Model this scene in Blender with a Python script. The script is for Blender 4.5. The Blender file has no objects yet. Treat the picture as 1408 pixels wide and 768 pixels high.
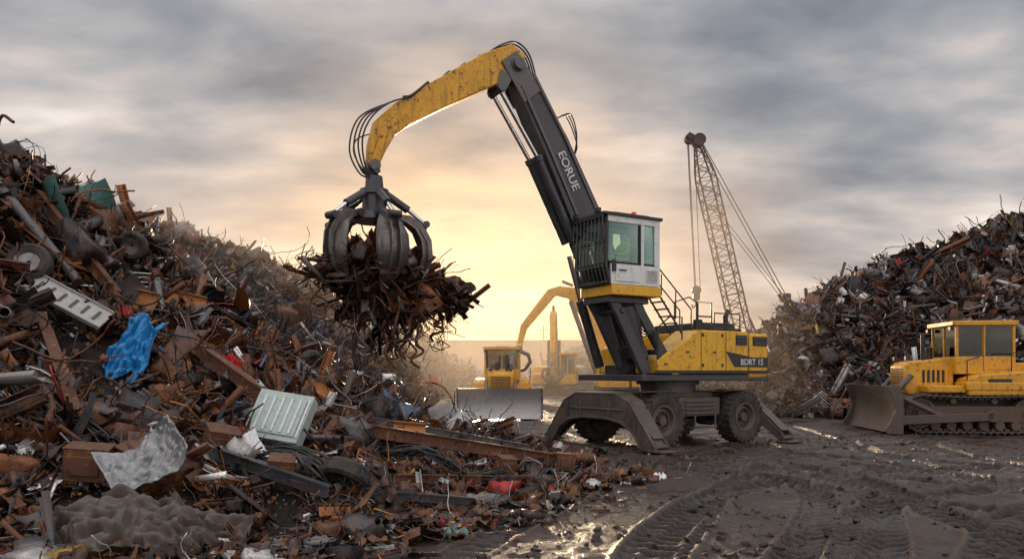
import bpy, bmesh, math, random
import numpy as np
from mathutils import Vector, Matrix, Euler
random.seed(7)
scene = bpy.context.scene
scene.view_settings.view_transform = 'Standard'
scene.view_settings.look = 'None'
scene.view_settings.exposure = 0
rad = math.radians

# ------------------------------------------------------------------ node helpers
def new_mat(name):
    m = bpy.data.materials.new(name); m.use_nodes = True
    nt = m.node_tree; nt.nodes.clear()
    out = nt.nodes.new('ShaderNodeOutputMaterial')
    b = nt.nodes.new('ShaderNodeBsdfPrincipled')
    nt.links.new(b.outputs[0], out.inputs[0])
    return m, nt, b
def noise(nt, vec, scale, detail=4, rough=.6, dist=0):
    n = nt.nodes.new('ShaderNodeTexNoise')
    n.inputs['Scale'].default_value = scale; n.inputs['Detail'].default_value = detail
    n.inputs['Roughness'].default_value = rough; n.inputs['Distortion'].default_value = dist
    if vec is not None: nt.links.new(vec, n.inputs['Vector'])
    return n.outputs['Fac']
def ramp(nt, fac, stops):
    r = nt.nodes.new('ShaderNodeValToRGB'); el = r.color_ramp.elements
    while len(el) < len(stops): el.new(.5)
    for e, (p, c) in zip(el, stops):
        e.position = p
        e.color = (c, c, c, 1) if isinstance(c, (int, float)) else (*c, 1)
    nt.links.new(fac, r.inputs[0]); return r.outputs[0]
def mix(nt, fac, a, b, mode='MIX'):
    m = nt.nodes.new('ShaderNodeMix'); m.data_type = 'RGBA'; m.blend_type = mode
    for sock, v in ((m.inputs[0], fac), (m.inputs[6], a), (m.inputs[7], b)):
        if hasattr(v, 'links'): nt.links.new(v, sock)
        elif isinstance(v, (int, float)): sock.default_value = v if sock == m.inputs[0] else (v, v, v, 1)
        else: sock.default_value = (*v, 1)
    return m.outputs[2]
def math_n(nt, op, a, b=None, c=None, clamp=False):
    m = nt.nodes.new('ShaderNodeMath'); m.operation = op; m.use_clamp = clamp
    for i, v in enumerate((a, b, c)):
        if v is None: continue
        if hasattr(v, 'links'): nt.links.new(v, m.inputs[i])
        else: m.inputs[i].default_value = v
    return m.outputs[0]
def bump(nt, bsdf, h, strength, dist=.02):
    b = nt.nodes.new('ShaderNodeBump')
    if hasattr(strength, 'links'): nt.links.new(strength, b.inputs['Strength'])
    else: b.inputs['Strength'].default_value = strength
    b.inputs['Distance'].default_value = dist
    nt.links.new(h, b.inputs['Height']); nt.links.new(b.outputs[0], bsdf.inputs['Normal'])

def painted(name, base, rough=.45, metal=0., dirt=(.10, .07, .05), dirt_amt=.6, scale=1.6, rust_amt=.5, rustc=(.13, .05, .02), low_dirt=None, rust_th=.58):
    m, nt, b = new_mat(name)
    tc = nt.nodes.new('ShaderNodeTexCoord'); o = tc.outputs['Object']
    n1 = noise(nt, o, scale, 5, .65, .3)
    n2 = noise(nt, o, scale * 5, 5, .7)
    mp = nt.nodes.new('ShaderNodeMapping'); mp.inputs['Scale'].default_value = (9, 9, .8)
    nt.links.new(o, mp.inputs[0]); streak = noise(nt, mp.outputs[0], 1.4, 4, .6)
    var = ramp(nt, n1, [(.3, tuple(c * .72 for c in base)), (.6, base), (.8, tuple(min(.95, c * 1.12) for c in base))])
    d1 = ramp(nt, n1, [(.42, 0.), (.72, dirt_amt)])
    d2 = ramp(nt, streak, [(.45, 0.), (.75, dirt_amt)])
    d = math_n(nt, 'MAXIMUM', d1, d2)
    if low_dirt:
        sp = nt.nodes.new('ShaderNodeSeparateXYZ'); nt.links.new(o, sp.inputs[0])
        z = math_n(nt, 'ADD', sp.outputs[2], math_n(nt, 'MULTIPLY', n2, .5))
        mr = nt.nodes.new('ShaderNodeMapRange'); mr.inputs[1].default_value = low_dirt[0] + .25; mr.inputs[2].default_value = low_dirt[1] + .25
        mr.inputs[3].default_value = .85; mr.inputs[4].default_value = 0; nt.links.new(z, mr.inputs[0])
        d = math_n(nt, 'MAXIMUM', d, mr.outputs[0])
    c = mix(nt, d, var, dirt)
    if rust_amt > 0:
        n3 = noise(nt, o, scale * 18, 3, .6)
        r = ramp(nt, n2, [(rust_th, 0.), (rust_th + .06, rust_amt)])
        c = mix(nt, r, c, rustc)
        f = ramp(nt, n3, [(rust_th + .02, 0.), (rust_th + .10, rust_amt * .7)])
        c = mix(nt, f, c, tuple(x * .5 for x in rustc))
    nt.links.new(c, b.inputs['Base Color'])
    rr = math_n(nt, 'ADD', math_n(nt, 'MULTIPLY', d, .4), rough); nt.links.new(rr, b.inputs['Roughness'])
    b.inputs['Metallic'].default_value = metal
    bump(nt, b, n2, .3, .012)
    return m

YEL = painted('yellow_paint', (.92, .48, .015), .34, dirt=(.27, .13, .04), dirt_amt=.55, rust_amt=.65, low_dirt=(1.5, 2.0), rust_th=.575)
YELD = painted('worn_yellow_paint', (.92, .45, .012), .38, dirt=(.22, .095, .03), dirt_amt=.75, rust_amt=.85, scale=1.5, rustc=(.12, .045, .018), rust_th=.565)
YELB = painted('dozer_yellow_paint', (.92, .43, .012), .40, dirt=(.22, .11, .045), dirt_amt=.6, rust_amt=.65, low_dirt=(.6, 1.4), rust_th=.57)
DARK = painted('dark_grey_paint', (.042, .047, .056), .32, dirt=(.12, .10, .09), dirt_amt=.5, rust_amt=.7, metal=.2)
DARKL = painted('grey_steel', (.12, .12, .125), .36, dirt=(.16, .12, .09), dirt_amt=.6, rust_amt=.5, metal=.4)
MUDST = painted('muddy_chassis_steel', (.075, .07, .067), .42, dirt=(.17, .115, .08), dirt_amt=1., rust_amt=.8, metal=.2, scale=2.4)
WHITE = painted('white_paint', (.82, .82, .79), .35, dirt=(.36, .30, .23), dirt_amt=.45, rust_amt=.35)
BLACK = painted('black_plastic', (.018, .018, .02), .45, dirt=(.08, .065, .05), dirt_amt=.4, rust_amt=0)
RUBBER = painted('tyre_rubber', (.022, .02, .02), .7, dirt=(.12, .085, .06), dirt_amt=.85, scale=3, rust_amt=0)
WORN = painted('worn_bare_steel', (.33, .32, .31), .32, dirt=(.13, .09, .07), dirt_amt=.7, rust_amt=.8, metal=.75)
CHROME = painted('chrome_rod', (.7, .7, .7), .15, metal=1., dirt_amt=.1, rust_amt=0)
RUST = painted('rusty_steel', (.17, .07, .035), .6, dirt=(.06, .03, .018), dirt_amt=.8, rust_amt=.8, rustc=(.36, .13, .035), metal=.2)
CRANEM = painted('crane_steel', (.075, .05, .048), .6, dirt=(.07, .04, .03), dirt_amt=.6, rust_amt=.5)
m, nt, b = new_mat('beacon_lens'); b.inputs['Base Color'].default_value = (.85, .05, .015, 1); b.inputs['Roughness'].default_value = .2; BEACON = m
LETTER = painted('white_lettering', (.72, .72, .70), .5, dirt=(.15, .14, .13), dirt_amt=.7, scale=3.5, rust_amt=.4)
# tinted glass
def glass(name, tint):
    g = bpy.data.materials.new(name); g.use_nodes = True
    nt = g.node_tree; nt.nodes.clear()
    o_ = nt.nodes.new('ShaderNodeOutputMaterial'); t_ = nt.nodes.new('ShaderNodeBsdfTransparent'); t_.inputs[0].default_value = (*tint, 1)
    g_ = nt.nodes.new('ShaderNodeBsdfGlossy'); g_.inputs['Roughness'].default_value = .04; g_.inputs[0].default_value = (.8, .9, .88, 1)
    fr_ = nt.nodes.new('ShaderNodeFresnel'); fr_.inputs[0].default_value = 1.5
    mx_ = nt.nodes.new('ShaderNodeMixShader'); nt.links.new(fr_.outputs[0], mx_.inputs[0]); nt.links.new(t_.outputs[0], mx_.inputs[1]); nt.links.new(g_.outputs[0], mx_.inputs[2]); nt.links.new(mx_.outputs[0], o_.inputs[0])
    return g
GLASS = glass('tinted_glass', (.78, .90, .87)); GLASSC = glass('dusty_glass', (.64, .62, .57))

# ------------------------------------------------------------------ mesh builder
def empty(name, loc=(0, 0, 0), rz=0, parent=None, scale=1):
    e = bpy.data.objects.new(name, None); scene.collection.objects.link(e)
    e.location = loc; e.rotation_euler = (0, 0, rz); e.scale = (scale,) * 3
    e.empty_display_size = .3
    if parent: e.parent = parent
    return e
class MB:
    def __init__(s): s.v = []; s.f = []
    def add(s, vs, fs):
        o = len(s.v); s.v += [tuple(v) for v in vs]; s.f += [tuple(i + o for i in f) for f in fs]
        return s
    def box(s, c, d, rot=None):
        vs = [Vector((x * d[0] / 2, y * d[1] / 2, z * d[2] / 2)) for x in (-1, 1) for y in (-1, 1) for z in (-1, 1)]
        if rot is not None:
            e = Euler(rot).to_matrix(); vs = [e @ v for v in vs]
        vs = [v + Vector(c) for v in vs]
        return s.add(vs, [(0, 1, 3, 2), (4, 6, 7, 5), (0, 4, 5, 1), (2, 3, 7, 6), (0, 2, 6, 4), (1, 5, 7, 3)])
    def bb(s, x0, x1, y0, y1, z0, z1):
        return s.box(((x0 + x1) / 2, (y0 + y1) / 2, (z0 + z1) / 2), (x1 - x0, y1 - y0, z1 - z0))
    def cyl(s, a, b, r, r2=None, n=16):
        a = Vector(a); b = Vector(b); r2 = r if r2 is None else r2
        d = (b - a).normalized(); u = d.orthogonal().normalized(); w = d.cross(u)
        vs = []
        for p, rr in ((a, r), (b, r2)):
            for i in range(n):
                t = 2 * math.pi * i / n; vs.append(p + (u * math.cos(t) + w * math.sin(t)) * rr)
        fs = [(i, (i + 1) % n, n + (i + 1) % n, n + i) for i in range(n)] + [tuple(range(n))[::-1], tuple(range(n, 2 * n))]
        return s.add(vs, fs)
    def tube(s, path, r, n=8):
        P = [Vector(p) for p in path]; vs = []; prev = None
        for i, p in enumerate(P):
            d = (P[min(i + 1, len(P) - 1)] - P[max(i - 1, 0)]).normalized()
            u = d.orthogonal().normalized() if prev is None else (prev - d * prev.dot(d)).normalized()
            prev = u; w = d.cross(u)
            for k in range(n):
                t = 2 * math.pi * k / n; vs.append(p + (u * math.cos(t) + w * math.sin(t)) * r)
        fs = [(i * n + k, i * n + (k + 1) % n, (i + 1) * n + (k + 1) % n, (i + 1) * n + k) for i in range(len(P) - 1) for k in range(n)]
        fs += [tuple(range(n))[::-1], tuple(range((len(P) - 1) * n, len(P) * n))]
        return s.add(vs, fs)
    def prism(s, pts, y0, y1):   # pts in x-z
        n = len(pts)
        vs = [(x, y0, z) for x, z in pts] + [(x, y1, z) for x, z in pts]
        return s.add(vs, [(i, (i + 1) % n, n + (i + 1) % n, n + i) for i in range(n)] + [tuple(range(n)), tuple(range(n, 2 * n))[::-1]])
    def prismx(s, pts, x0, x1):   # pts in y-z
        n = len(pts)
        vs = [(x0, y, z) for y, z in pts] + [(x1, y, z) for y, z in pts]
        return s.add(vs, [(i, (i + 1) % n, n + (i + 1) % n, n + i) for i in range(n)] + [tuple(range(n)), tuple(range(n, 2 * n))[::-1]])
    def beam(s, pts, hs, w, y=0, ws=None):
        n = len(pts); vs = []
        for i, (x, z) in enumerate(pts):
            a = Vector(pts[max(i - 1, 0)]); c = Vector(pts[min(i + 1, n - 1)])
            d = (c - a).normalized(); nx, nz = -d.y, d.x; h = hs[i] / 2; ww = (ws[i] if ws else w) / 2
            for sy, sh in ((-1, -1), (-1, 1), (1, 1), (1, -1)):
                vs.append((x + nx * h * sh, y + sy * ww, z + nz * h * sh))
        fs = [(i * 4 + k, i * 4 + (k + 1) % 4, i * 4 + 4 + (k + 1) % 4, i * 4 + 4 + k) for i in range(n - 1) for k in range(4)]
        fs += [(0, 1, 2, 3), tuple(range(4 * n - 4, 4 * n))]
        return s.add(vs, fs)
    def lathe(s, prof, c, n=32):   # prof (r, y) closed loop around Y axis
        m = len(prof); vs = []
        for i in range(n):
            t = 2 * math.pi * i / n
            for r, y in prof: vs.append((c[0] + r * math.cos(t), c[1] + y, c[2] + r * math.sin(t)))
        fs = [(i * m + k, i * m + (k + 1) % m, ((i + 1) % n) * m + (k + 1) % m, ((i + 1) % n) * m + k) for i in range(n) for k in range(m)]
        return s.add(vs, fs)
    def obj(s, name, mat, parent=None, bevel=0., ang=35):
        me = bpy.data.meshes.new(name); me.from_pydata(s.v, [], s.f)
        bm = bmesh.new(); bm.from_mesh(me); bmesh.ops.recalc_face_normals(bm, faces=bm.faces); bm.to_mesh(me); bm.free()
        me.polygons.foreach_set('use_smooth', [True] * len(me.polygons)); me.set_sharp_from_angle(angle=rad(ang))
        o = bpy.data.objects.new(name, me); scene.collection.objects.link(o)
        me.materials.append(mat)
        if parent: o.parent = parent
        if bevel:
            md = o.modifiers.new('bevel', 'BEVEL'); md.width = bevel; md.segments = 2; md.limit_method = 'ANGLE'; md.angle_limit = rad(35)
        return o
def spline(pts, n=8):
    P = [Vector(p) for p in pts]; P = [P[0] * 2 - P[1]] + P + [P[-1] * 2 - P[-2]]; out = []
    for i in range(1, len(P) - 2):
        for k in range(n):
            t = k / n; a, b, c, d = P[i - 1:i + 3]
            out.append(.5 * ((2 * b) + (c - a) * t + (2 * a - 5 * b + 4 * c - d) * t * t + (3 * b - a - 3 * c + d) * t ** 3))
    out.append(P[-2]); return out

# ------------------------------------------------------------------ numpy noise
def vn(x, y, seed=0.):
    xi = np.floor(x); yi = np.floor(y); fx = x - xi; fy = y - yi
    fx = fx * fx * (3 - 2 * fx); fy = fy * fy * (3 - 2 * fy)
    def h(i, j):
        v = np.sin(i * 127.1 + j * 311.7 + seed * 17.3) * 43758.5453
        return v - np.floor(v)
    return (h(xi, yi) * (1 - fx) + h(xi + 1, yi) * fx) * (1 - fy) + (h(xi, yi + 1) * (1 - fx) + h(xi + 1, yi + 1) * fx) * fy
def fbm(x, y, seed=0., o=4):
    r = 0; a = .5; f = 1.
    for i in range(o): r = r + a * (vn(x * f, y * f, seed + i * 3.1) - .5); a *= .5; f *= 2.03
    return r

def grid_mesh(name, xs, ys, Hf, mat, extra=None):
    X, Y = np.meshgrid(xs, ys); Z = Hf(X, Y)
    nx, ny = len(xs), len(ys)
    co = np.stack([X, Y, Z], -1).reshape(-1, 3).astype(np.float32)
    i = np.arange(nx - 1)[None, :] + np.arange(ny - 1)[:, None] * nx
    q = np.stack([i, i + 1, i + nx + 1, i + nx], -1).reshape(-1)
    me = bpy.data.meshes.new(name); nf = (nx - 1) * (ny - 1)
    me.vertices.add(len(co)); me.vertices.foreach_set('co', co.ravel())
    me.loops.add(nf * 4); me.loops.foreach_set('vertex_index', q.astype(np.int32))
    me.polygons.add(nf); me.polygons.foreach_set('loop_start', np.arange(nf, dtype=np.int32) * 4)
    me.polygons.foreach_set('use_smooth', np.ones(nf, bool))
    me.update(calc_edges=True)
    if extra is not None:
        a = me.attributes.new('rut', 'FLOAT', 'POINT'); a.data.foreach_set('value', extra(X, Y).astype(np.float32).ravel())
    o = bpy.data.objects.new(name, me); scene.collection.objects.link(o); me.materials.append(mat)
    return o

# ------------------------------------------------------------------ GROUND with tyre tracks
def cat(pts, step=.08):
    P = [np.array(p, float) for p in pts]; P = [2 * P[0] - P[1]] + P + [2 * P[-1] - P[-2]]; out = []
    for i in range(1, len(P) - 2):
        a, b, c, d = P[i - 1:i + 3]; n = max(2, int(np.linalg.norm(c - b) / step))
        for k in range(n):
            t = k / n; out.append(.5 * (2 * b + (c - a) * t + (2 * a - 5 * b + 4 * c - d) * t * t + (3 * b - a - 3 * c + d) * t ** 3))
    return np.array(out)
# (centre line, track gauge offsets, tyre width, kind)
routes = [
    ([(-.9, 24), (-.2, 20), (1.2, 17.4), (3.4, 15.2), (7, 14.6), (14, 16)], (-.9, .9), .45, 0),
    ([(9.5, 6), (8.2, 8.6), (6.3, 11.2), (4.6, 13.6), (2.6, 16.0), (1.4, 19.5), (.5, 26)], (-1.0, 1.0), .5, 1),
    ([(14, 9.0), (11, 11.2), (8.4, 13.6), (7.2, 16.5), (7.8, 21), (8.5, 27)], (-1.0, 1.0), .5, 0),
    ([(12, 5.5), (9.5, 9.5), (8.8, 14), (9.6, 19), (12, 21.5)], (-.9, .9), .5, 1),
    ([(-.2, 5.5), (.8, 8.2), (2.2, 11.2), (3.6, 14), (5.0, 16.6), (7.5, 18.6), (12, 20)], (-.95, .95), .42, 1),
    ([(1.8, 4.5), (2.4, 7.5), (4.2, 10.5), (7.6, 12.6), (13, 13.6), (20, 14)], (-1., 1.), .5, 1),
    ([(6.0, 5.2), (6.4, 8.5), (6.8, 12), (6.2, 15), (4.8, 17.2)], (-1.0, 1.0), .5, 0),
    ([(4.2, 4.6), (5.6, 7), (7.8, 9.4), (11, 11), (18, 12.4)], (-.9, .9), .48, 0),
    ([(1.2, 14.8), (3.0, 14.4), (4.6, 13.2), (4.9, 11.2), (4.1, 8.9), (2.9, 6.6), (2.0, 4.8)], (-.38, .38), .42, 0),
]
def ground_fields(X, Y):
    sh = X.shape; x = X.ravel(); y = Y.ravel()
    H = (fbm(x * .25, y * .25, 1, 3) * .08 + fbm(x * 1.3, y * 1.3, 5, 4) * .055 + fbm(x * 6, y * 6, 9, 3) * .05)
    rough = fbm(x * 9, y * 9, 13, 3) * .04
    rut = np.zeros_like(x)
    for pts, offs, w, kind in routes:
        P = cat(pts); T = np.gradient(P, axis=0); T /= np.linalg.norm(T, axis=1)[:, None]
        S = np.concatenate([[0], np.cumsum(np.linalg.norm(np.diff(P, axis=0), axis=1))])
        lo = P.min(0) - 1.8; hi = P.max(0) + 1.8
        idx = np.where((x > lo[0]) & (x < hi[0]) & (y > lo[1]) & (y < hi[1]))[0]
        for c0 in range(0, len(idx), 20000):
            ii = idx[c0:c0 + 20000]
            d2 = (x[ii, None] - P[None, ::3, 0]) ** 2 + (y[ii, None] - P[None, ::3, 1]) ** 2
            j = d2.argmin(1) * 3
            dx = x[ii] - P[j, 0]; dy = y[ii] - P[j, 1]
            s = S[j] + dx * T[j, 0] + dy * T[j, 1]; t = -dx * T[j, 1] + dy * T[j, 0]
            wob = (vn(s * .7, s * 0 + kind, 3) - .5) * .12
            ends = np.clip(np.minimum(s, S[-1] - s) / 1.5, 0, 1)
            for of in offs:
                u = (t - of - wob) / (w / 2); a = np.abs(u)
                inside = np.clip((1.08 - a) / .16, 0, 1) * ends; berm = np.exp(-((a - 1.26) / .17) ** 2) * ends
                fade = .45 + .55 * np.clip(vn(s * .6, s * 0 + of * 3, 8) * 1.9 - .3, 0, 1)
                if kind == 0: lug = np.clip(np.sin(2 * np.pi * (s / .25 + a * .9)) * 2.5, -1, 1)
                else: lug = np.clip(np.sin(2 * np.pi * s / .22) * 2.5 + .3, -1, 1)
                lug = lug * (.65 + .35 * vn(x[ii] * 5, y[ii] * 5, 6))
                H[ii] = H[ii] * (1 - .6 * inside) + inside * ((-.062 + .038 * lug) * fade + rough[ii] * .4) + berm * (.036 + rough[ii] * .9) * fade
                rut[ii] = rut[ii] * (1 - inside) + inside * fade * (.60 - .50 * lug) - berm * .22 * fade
    return H.reshape(sh), np.clip(rut, -.4, 1).reshape(sh)
xs = np.concatenate([[-600, -300, -150, -80, -50, -35, -25], np.arange(-20, -3, .8), np.arange(-3, 14, .034), np.arange(14, 26, .3), [30, 40, 60, 100, 200, 400, 700]])
ys = np.concatenate([[-300, -100, -40, -15, -5, 0, 3], np.arange(4.5, 11, .03), np.arange(11, 18, .04), np.arange(18, 28, .08), np.arange(28, 60, 1.), [65, 75, 90, 120, 200, 400, 900]])
GX, GY = np.meshgrid(xs, ys); GH, GR = ground_fields(GX, GY)
far = (np.abs(GX) > 40) | (GY > 50) | (GY < 0); GH[far] *= .3
m, nt, b = new_mat('wet_mud'); tc = nt.nodes.new('ShaderNodeTexCoord'); o = tc.outputs['Object']
n1 = noise(nt, o, .35, 3, .6, .4); n2 = noise(nt, o, 3.5, 6, .7); n3 = noise(nt, o, 24, 4, .75); n4 = noise(nt, o, .8, 5, .6, .6)
at = nt.nodes.new('ShaderNodeAttribute'); at.attribute_name = 'rut'
c = ramp(nt, n2, [(.3, (.024, .014, .010)), (.52, (.054, .032, .021)), (.72, (.105, .066, .045))])
c = mix(nt, ramp(nt, n1, [(.4, 0.), (.65, .45)]), c, (.085, .053, .036))
c = mix(nt, ramp(nt, n3, [(.42, 0.), (.62, .7)]), c, (.020, .012, .009))
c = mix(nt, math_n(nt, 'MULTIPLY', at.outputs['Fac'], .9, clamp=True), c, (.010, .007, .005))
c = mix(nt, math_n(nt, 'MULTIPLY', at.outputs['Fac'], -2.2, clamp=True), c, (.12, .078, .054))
wet = ramp(nt, n4, [(.48, 0.), (.57, 1.)])
c = mix(nt, math_n(nt, 'MULTIPLY', wet, .45), c, (.020, .013, .010))
nt.links.new(c, b.inputs['Base Color'])
r = math_n(nt, 'MULTIPLY_ADD', wet, -.34, .49)
nt.links.new(math_n(nt, 'ADD', r, math_n(nt, 'MULTIPLY_ADD', n3, .36, -.15)), b.inputs['Roughness'])
hh = math_n(nt, 'ADD', math_n(nt, 'MULTIPLY', n2, .8), math_n(nt, 'MULTIPLY', n3, .6)); bump(nt, b, hh, math_n(nt, 'MULTIPLY_ADD', wet, -.66, 1.), .07)
MUD = m
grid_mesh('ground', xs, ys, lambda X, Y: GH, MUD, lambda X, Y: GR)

# ------------------------------------------------------------------ SCRAP prototypes
def tubeP(path, r, n=5, flat=1.):
    mb = MB(); mb.tube(path, r, n); return mb
def protos():
    L = {}
    def put(kind, mb): L.setdefault(kind, []).append((np.array(mb.v, float), mb.f))
    rr = random.Random(5)
    def sheet(nx, ny, sx, sy, amp, curl=0., flange=False):
        mb = MB(); vs = []
        ph = rr.random() * 9
        for i in range(nx):
            for j in range(ny):
                u = i / (nx - 1) - .5; v = j / (ny - 1) - .5
                x = u * sx; y = v * sy; z = rr.uniform(-amp, amp) + math.sin(u * 7 + ph) * amp
                if curl: a = u * curl; x = math.sin(a) * sx / curl; z += (1 - math.cos(a)) * sx / curl
                if flange and (j in (0, ny - 1)): z -= .07; y *= .96
                if flange and (i in (0, nx - 1)): z -= .07
                vs.append((x + rr.uniform(-1, 1) * amp * .5, y + rr.uniform(-1, 1) * amp * .5, z))
        mb.add(vs, [(i * ny + j, (i + 1) * ny + j, (i + 1) * ny + j + 1, i * ny + j + 1) for i in range(nx - 1) for j in range(ny - 1)])
        return mb
    for _ in range(7): put('sheet', sheet(5, 5, 1, rr.uniform(.3, .8), .07, rr.choice([0, 0, 1.2, 2.2])))
    for _ in range(5): put('panel', sheet(6, 5, 1, rr.uniform(.35, .7), .025, rr.choice([0, .6]), True))
    for _ in range(6): put('strip', sheet(8, 2, 1.3, rr.uniform(.05, .14), .05, rr.choice([0, 1.5, 2.5])))
    for _ in range(4): put('crumple', sheet(7, 7, 1, .8, .15, rr.choice([0, 1.5])))
    for _ in range(4): put('barrel', sheet(10, 4, 1.6, .8, .035, rr.choice([3.5, 5.2])))
    for k in range(3):   # pipes
        mb = MB(); r = rr.uniform(.03, .07); n = 10
        vs = [(x, math.cos(2 * math.pi * i / n) * q, math.sin(2 * math.pi * i / n) * q) for x, q in ((-.7, r * .8), (-.7, r), (.7, r), (.7, r * .8), (-.7, r * .8)) for i in range(n)]
        mb.add(vs, [(a * n + i, a * n + (i + 1) % n, (a + 1) * n + (i + 1) % n, (a + 1) * n + i) for a in range(4) for i in range(n)]); put('pipe', mb)
    for k in range(3):   # I beams
        mb = MB(); h = rr.uniform(.06, .1)
        mb.box((0, 0, h), (1.8, .13, .014)).box((0, 0, -h), (1.8, .13, .014)).box((0, 0, 0), (1.8, .012, 2 * h)); put('beam', mb)
    for k in range(3):
        mb = MB(); mb.box((0, 0, 0), (1.4, .1, .01)).box((0, .05, .05), (1.4, .01, .1)); put('angle', mb)
        mb = MB(); mb.box((0, 0, 0), (1.3, .14, .01)).box((0, .07, .03), (1.3, .01, .06)).box((0, -.07, .03), (1.3, .01, .06)); put('angle', mb)
    for k in range(6):   # crushed boxes
        mb = MB(); d = (1, rr.uniform(.5, .9), rr.uniform(.35, .8)); mb.box((0, 0, 0), d)
        me = bpy.data.meshes.new('t'); me.from_pydata(mb.v, [], mb.f); bm = bmesh.new(); bm.from_mesh(me)
        bmesh.ops.subdivide_edges(bm, edges=bm.edges, cuts=2, use_grid_fill=True)
        for v in bm.verts: v.co += Vector([rr.uniform(-.06, .06) for _ in range(3)])
        bm.verts.index_update(); m2 = MB(); m2.add([v.co[:] for v in bm.verts], [tuple(v.index for v in f.verts) for f in bm.faces]); put('box', m2)
    for k in range(10):   # bent rods
        p = Vector((-.8, 0, 0)); d = Vector((1, rr.uniform(-.3, .3), 0)); path = [p.copy()]; w_ = .12 if k < 4 else .45
        for i in range(9):
            d = (d + Vector([rr.uniform(-w_, w_) for _ in range(3)])).normalized(); p = p + d * .19; path.append(p.copy())
        put('rod', tubeP(path, rr.uniform(.008, .022), 4))
    for k in range(5):   # cable coils / hoses
        ph = rr.random() * 6; ra = rr.uniform(.25, .5)
        path = [Vector((math.cos(t * .45 + ph) * ra * (1 + .25 * math.sin(t)), math.sin(t * .45 + ph) * ra * (1 + .3 * math.cos(t * .7)), .1 * math.sin(t * .8))) for t in range(24)]
        put('coil', tubeP(path, rr.uniform(.008, .016), 4))
    for k in range(2):   # tyre and wheel rim
        mb = MB(); mb.lathe([(.28, -.1), (.40, -.12), (.47, -.06), (.47, .06), (.40, .12), (.28, .1)], (0, 0, 0), 18); put('tyre', mb)
        mb = MB(); mb.lathe([(.05, 0), (.2, .03), (.24, .1), (.30, .11), (.30, .08), (.26, -.1), (.2, -.02), (.05, -.03)], (0, 0, 0), 16); put('rim', mb)
    for k in range(2):   # grille
        mb = MB()
        for i in range(8): mb.box((0, -.35 + .1 * i, 0), (1, .02, .02))
        mb.box((-.5, 0, 0), (.03, .75, .03)).box((.5, 0, 0), (.03, .75, .03)); put('grille', mb)
    for k in range(3):   # radiator block / motor
        mb = MB(); mb.cyl((-.3, 0, 0), (.3, 0, 0), .25, n=14).cyl((-.38, 0, 0), (.45, 0, 0), .1, n=10).box((0, 0, -.22), (.5, .4, .1)); put('motor', mb)
    return L
PR = protos()
# colour, rustiness, weight
PAL = [((.035, .018, .012), .8, 16), ((.09, .036, .018), .9, 17), ((.20, .072, .025), .9, 12), ((.40, .145, .035), .7, 5.5), ((.014, .014, .016), .25, 28),
       ((.06, .06, .065), .35, 16), ((.18, .18, .18), .25, 9), ((.45, .44, .41), .25, 4.8), ((.76, .75, .71), .15, 3.0), ((.05, .14, .26), .3, .8), ((.42, .03, .025), .3, 1.3), ((.09, .24, .22), .4, .3), ((.45, .30, .04), .4, .5)]
PALG = [((.035, .020, .014), .7, 15), ((.09, .040, .02), .9, 13), ((.22, .085, .030), .8, 8), ((.014, .014, .016), .2, 27), ((.07, .07, .07), .35, 17), ((.19, .185, .18), .3, 12), ((.45, .44, .41), .3, 6.5), ((.78, .77, .73), .15, 3.8), ((.06, .14, .24), .3, .7), ((.40, .03, .025), .3, 1.1), ((.50, .32, .04), .3, .5)]
KW = {'sheet': 12, 'panel': 6, 'strip': 14, 'crumple': 7, 'barrel': 2., 'pipe': 7, 'beam': 7, 'angle': 12, 'box': 6, 'rod': 18, 'coil': 7, 'tyre': .6, 'rim': 1.2, 'grille': 2.4, 'motor': 1.6}

m, nt, b = new_mat('scrap_metal'); tc = nt.nodes.new('ShaderNodeTexCoord'); o = tc.outputs['Object']
at = nt.nodes.new('ShaderNodeAttribute'); at.attribute_name = 'Col'
n1 = noise(nt, o, 4.2, 4, .7, .3); n2 = noise(nt, o, 21, 4, .75)
rc = ramp(nt, n2, [(.3, (.022, .010, .006)), (.5, (.13, .046, .016)), (.70, (.36, .13, .034))])
f = math_n(nt, 'MULTIPLY', ramp(nt, n1, [(.40, 0.), (.56, 1.)]), at.outputs['Alpha'])
c = mix(nt, f, at.outputs['Color'], rc)
c = mix(nt, ramp(nt, n2, [(.5, 0.), (.75, .6)]), c, (.018, .013, .010))
nt.links.new(c, b.inputs['Base Color'])
nt.links.new(math_n(nt, 'ADD', math_n(nt, 'MULTIPLY', f, .26), math_n(nt, 'MULTIPLY_ADD', n2, .5, .04)), b.inputs['Roughness'])
nt.links.new(math_n(nt, 'MULTIPLY_ADD', f, -.5, .55), b.inputs['Metallic']); bump(nt, b, n2, .5, .02)
SCRAP = m
m, nt, b = new_mat('scrap_fines'); tc = nt.nodes.new('ShaderNodeTexCoord'); o = tc.outputs['Object']
n2 = noise(nt, o, 6, 4, .75); c = ramp(nt, n2, [(.35, (.008, .006, .005)), (.55, (.025, .017, .012)), (.75, (.07, .037, .021))])
nt.links.new(c, b.inputs['Base Color']); b.inputs['Roughness'].default_value = .85; bump(nt, b, n2, 1, .15)
FINES = m

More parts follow.
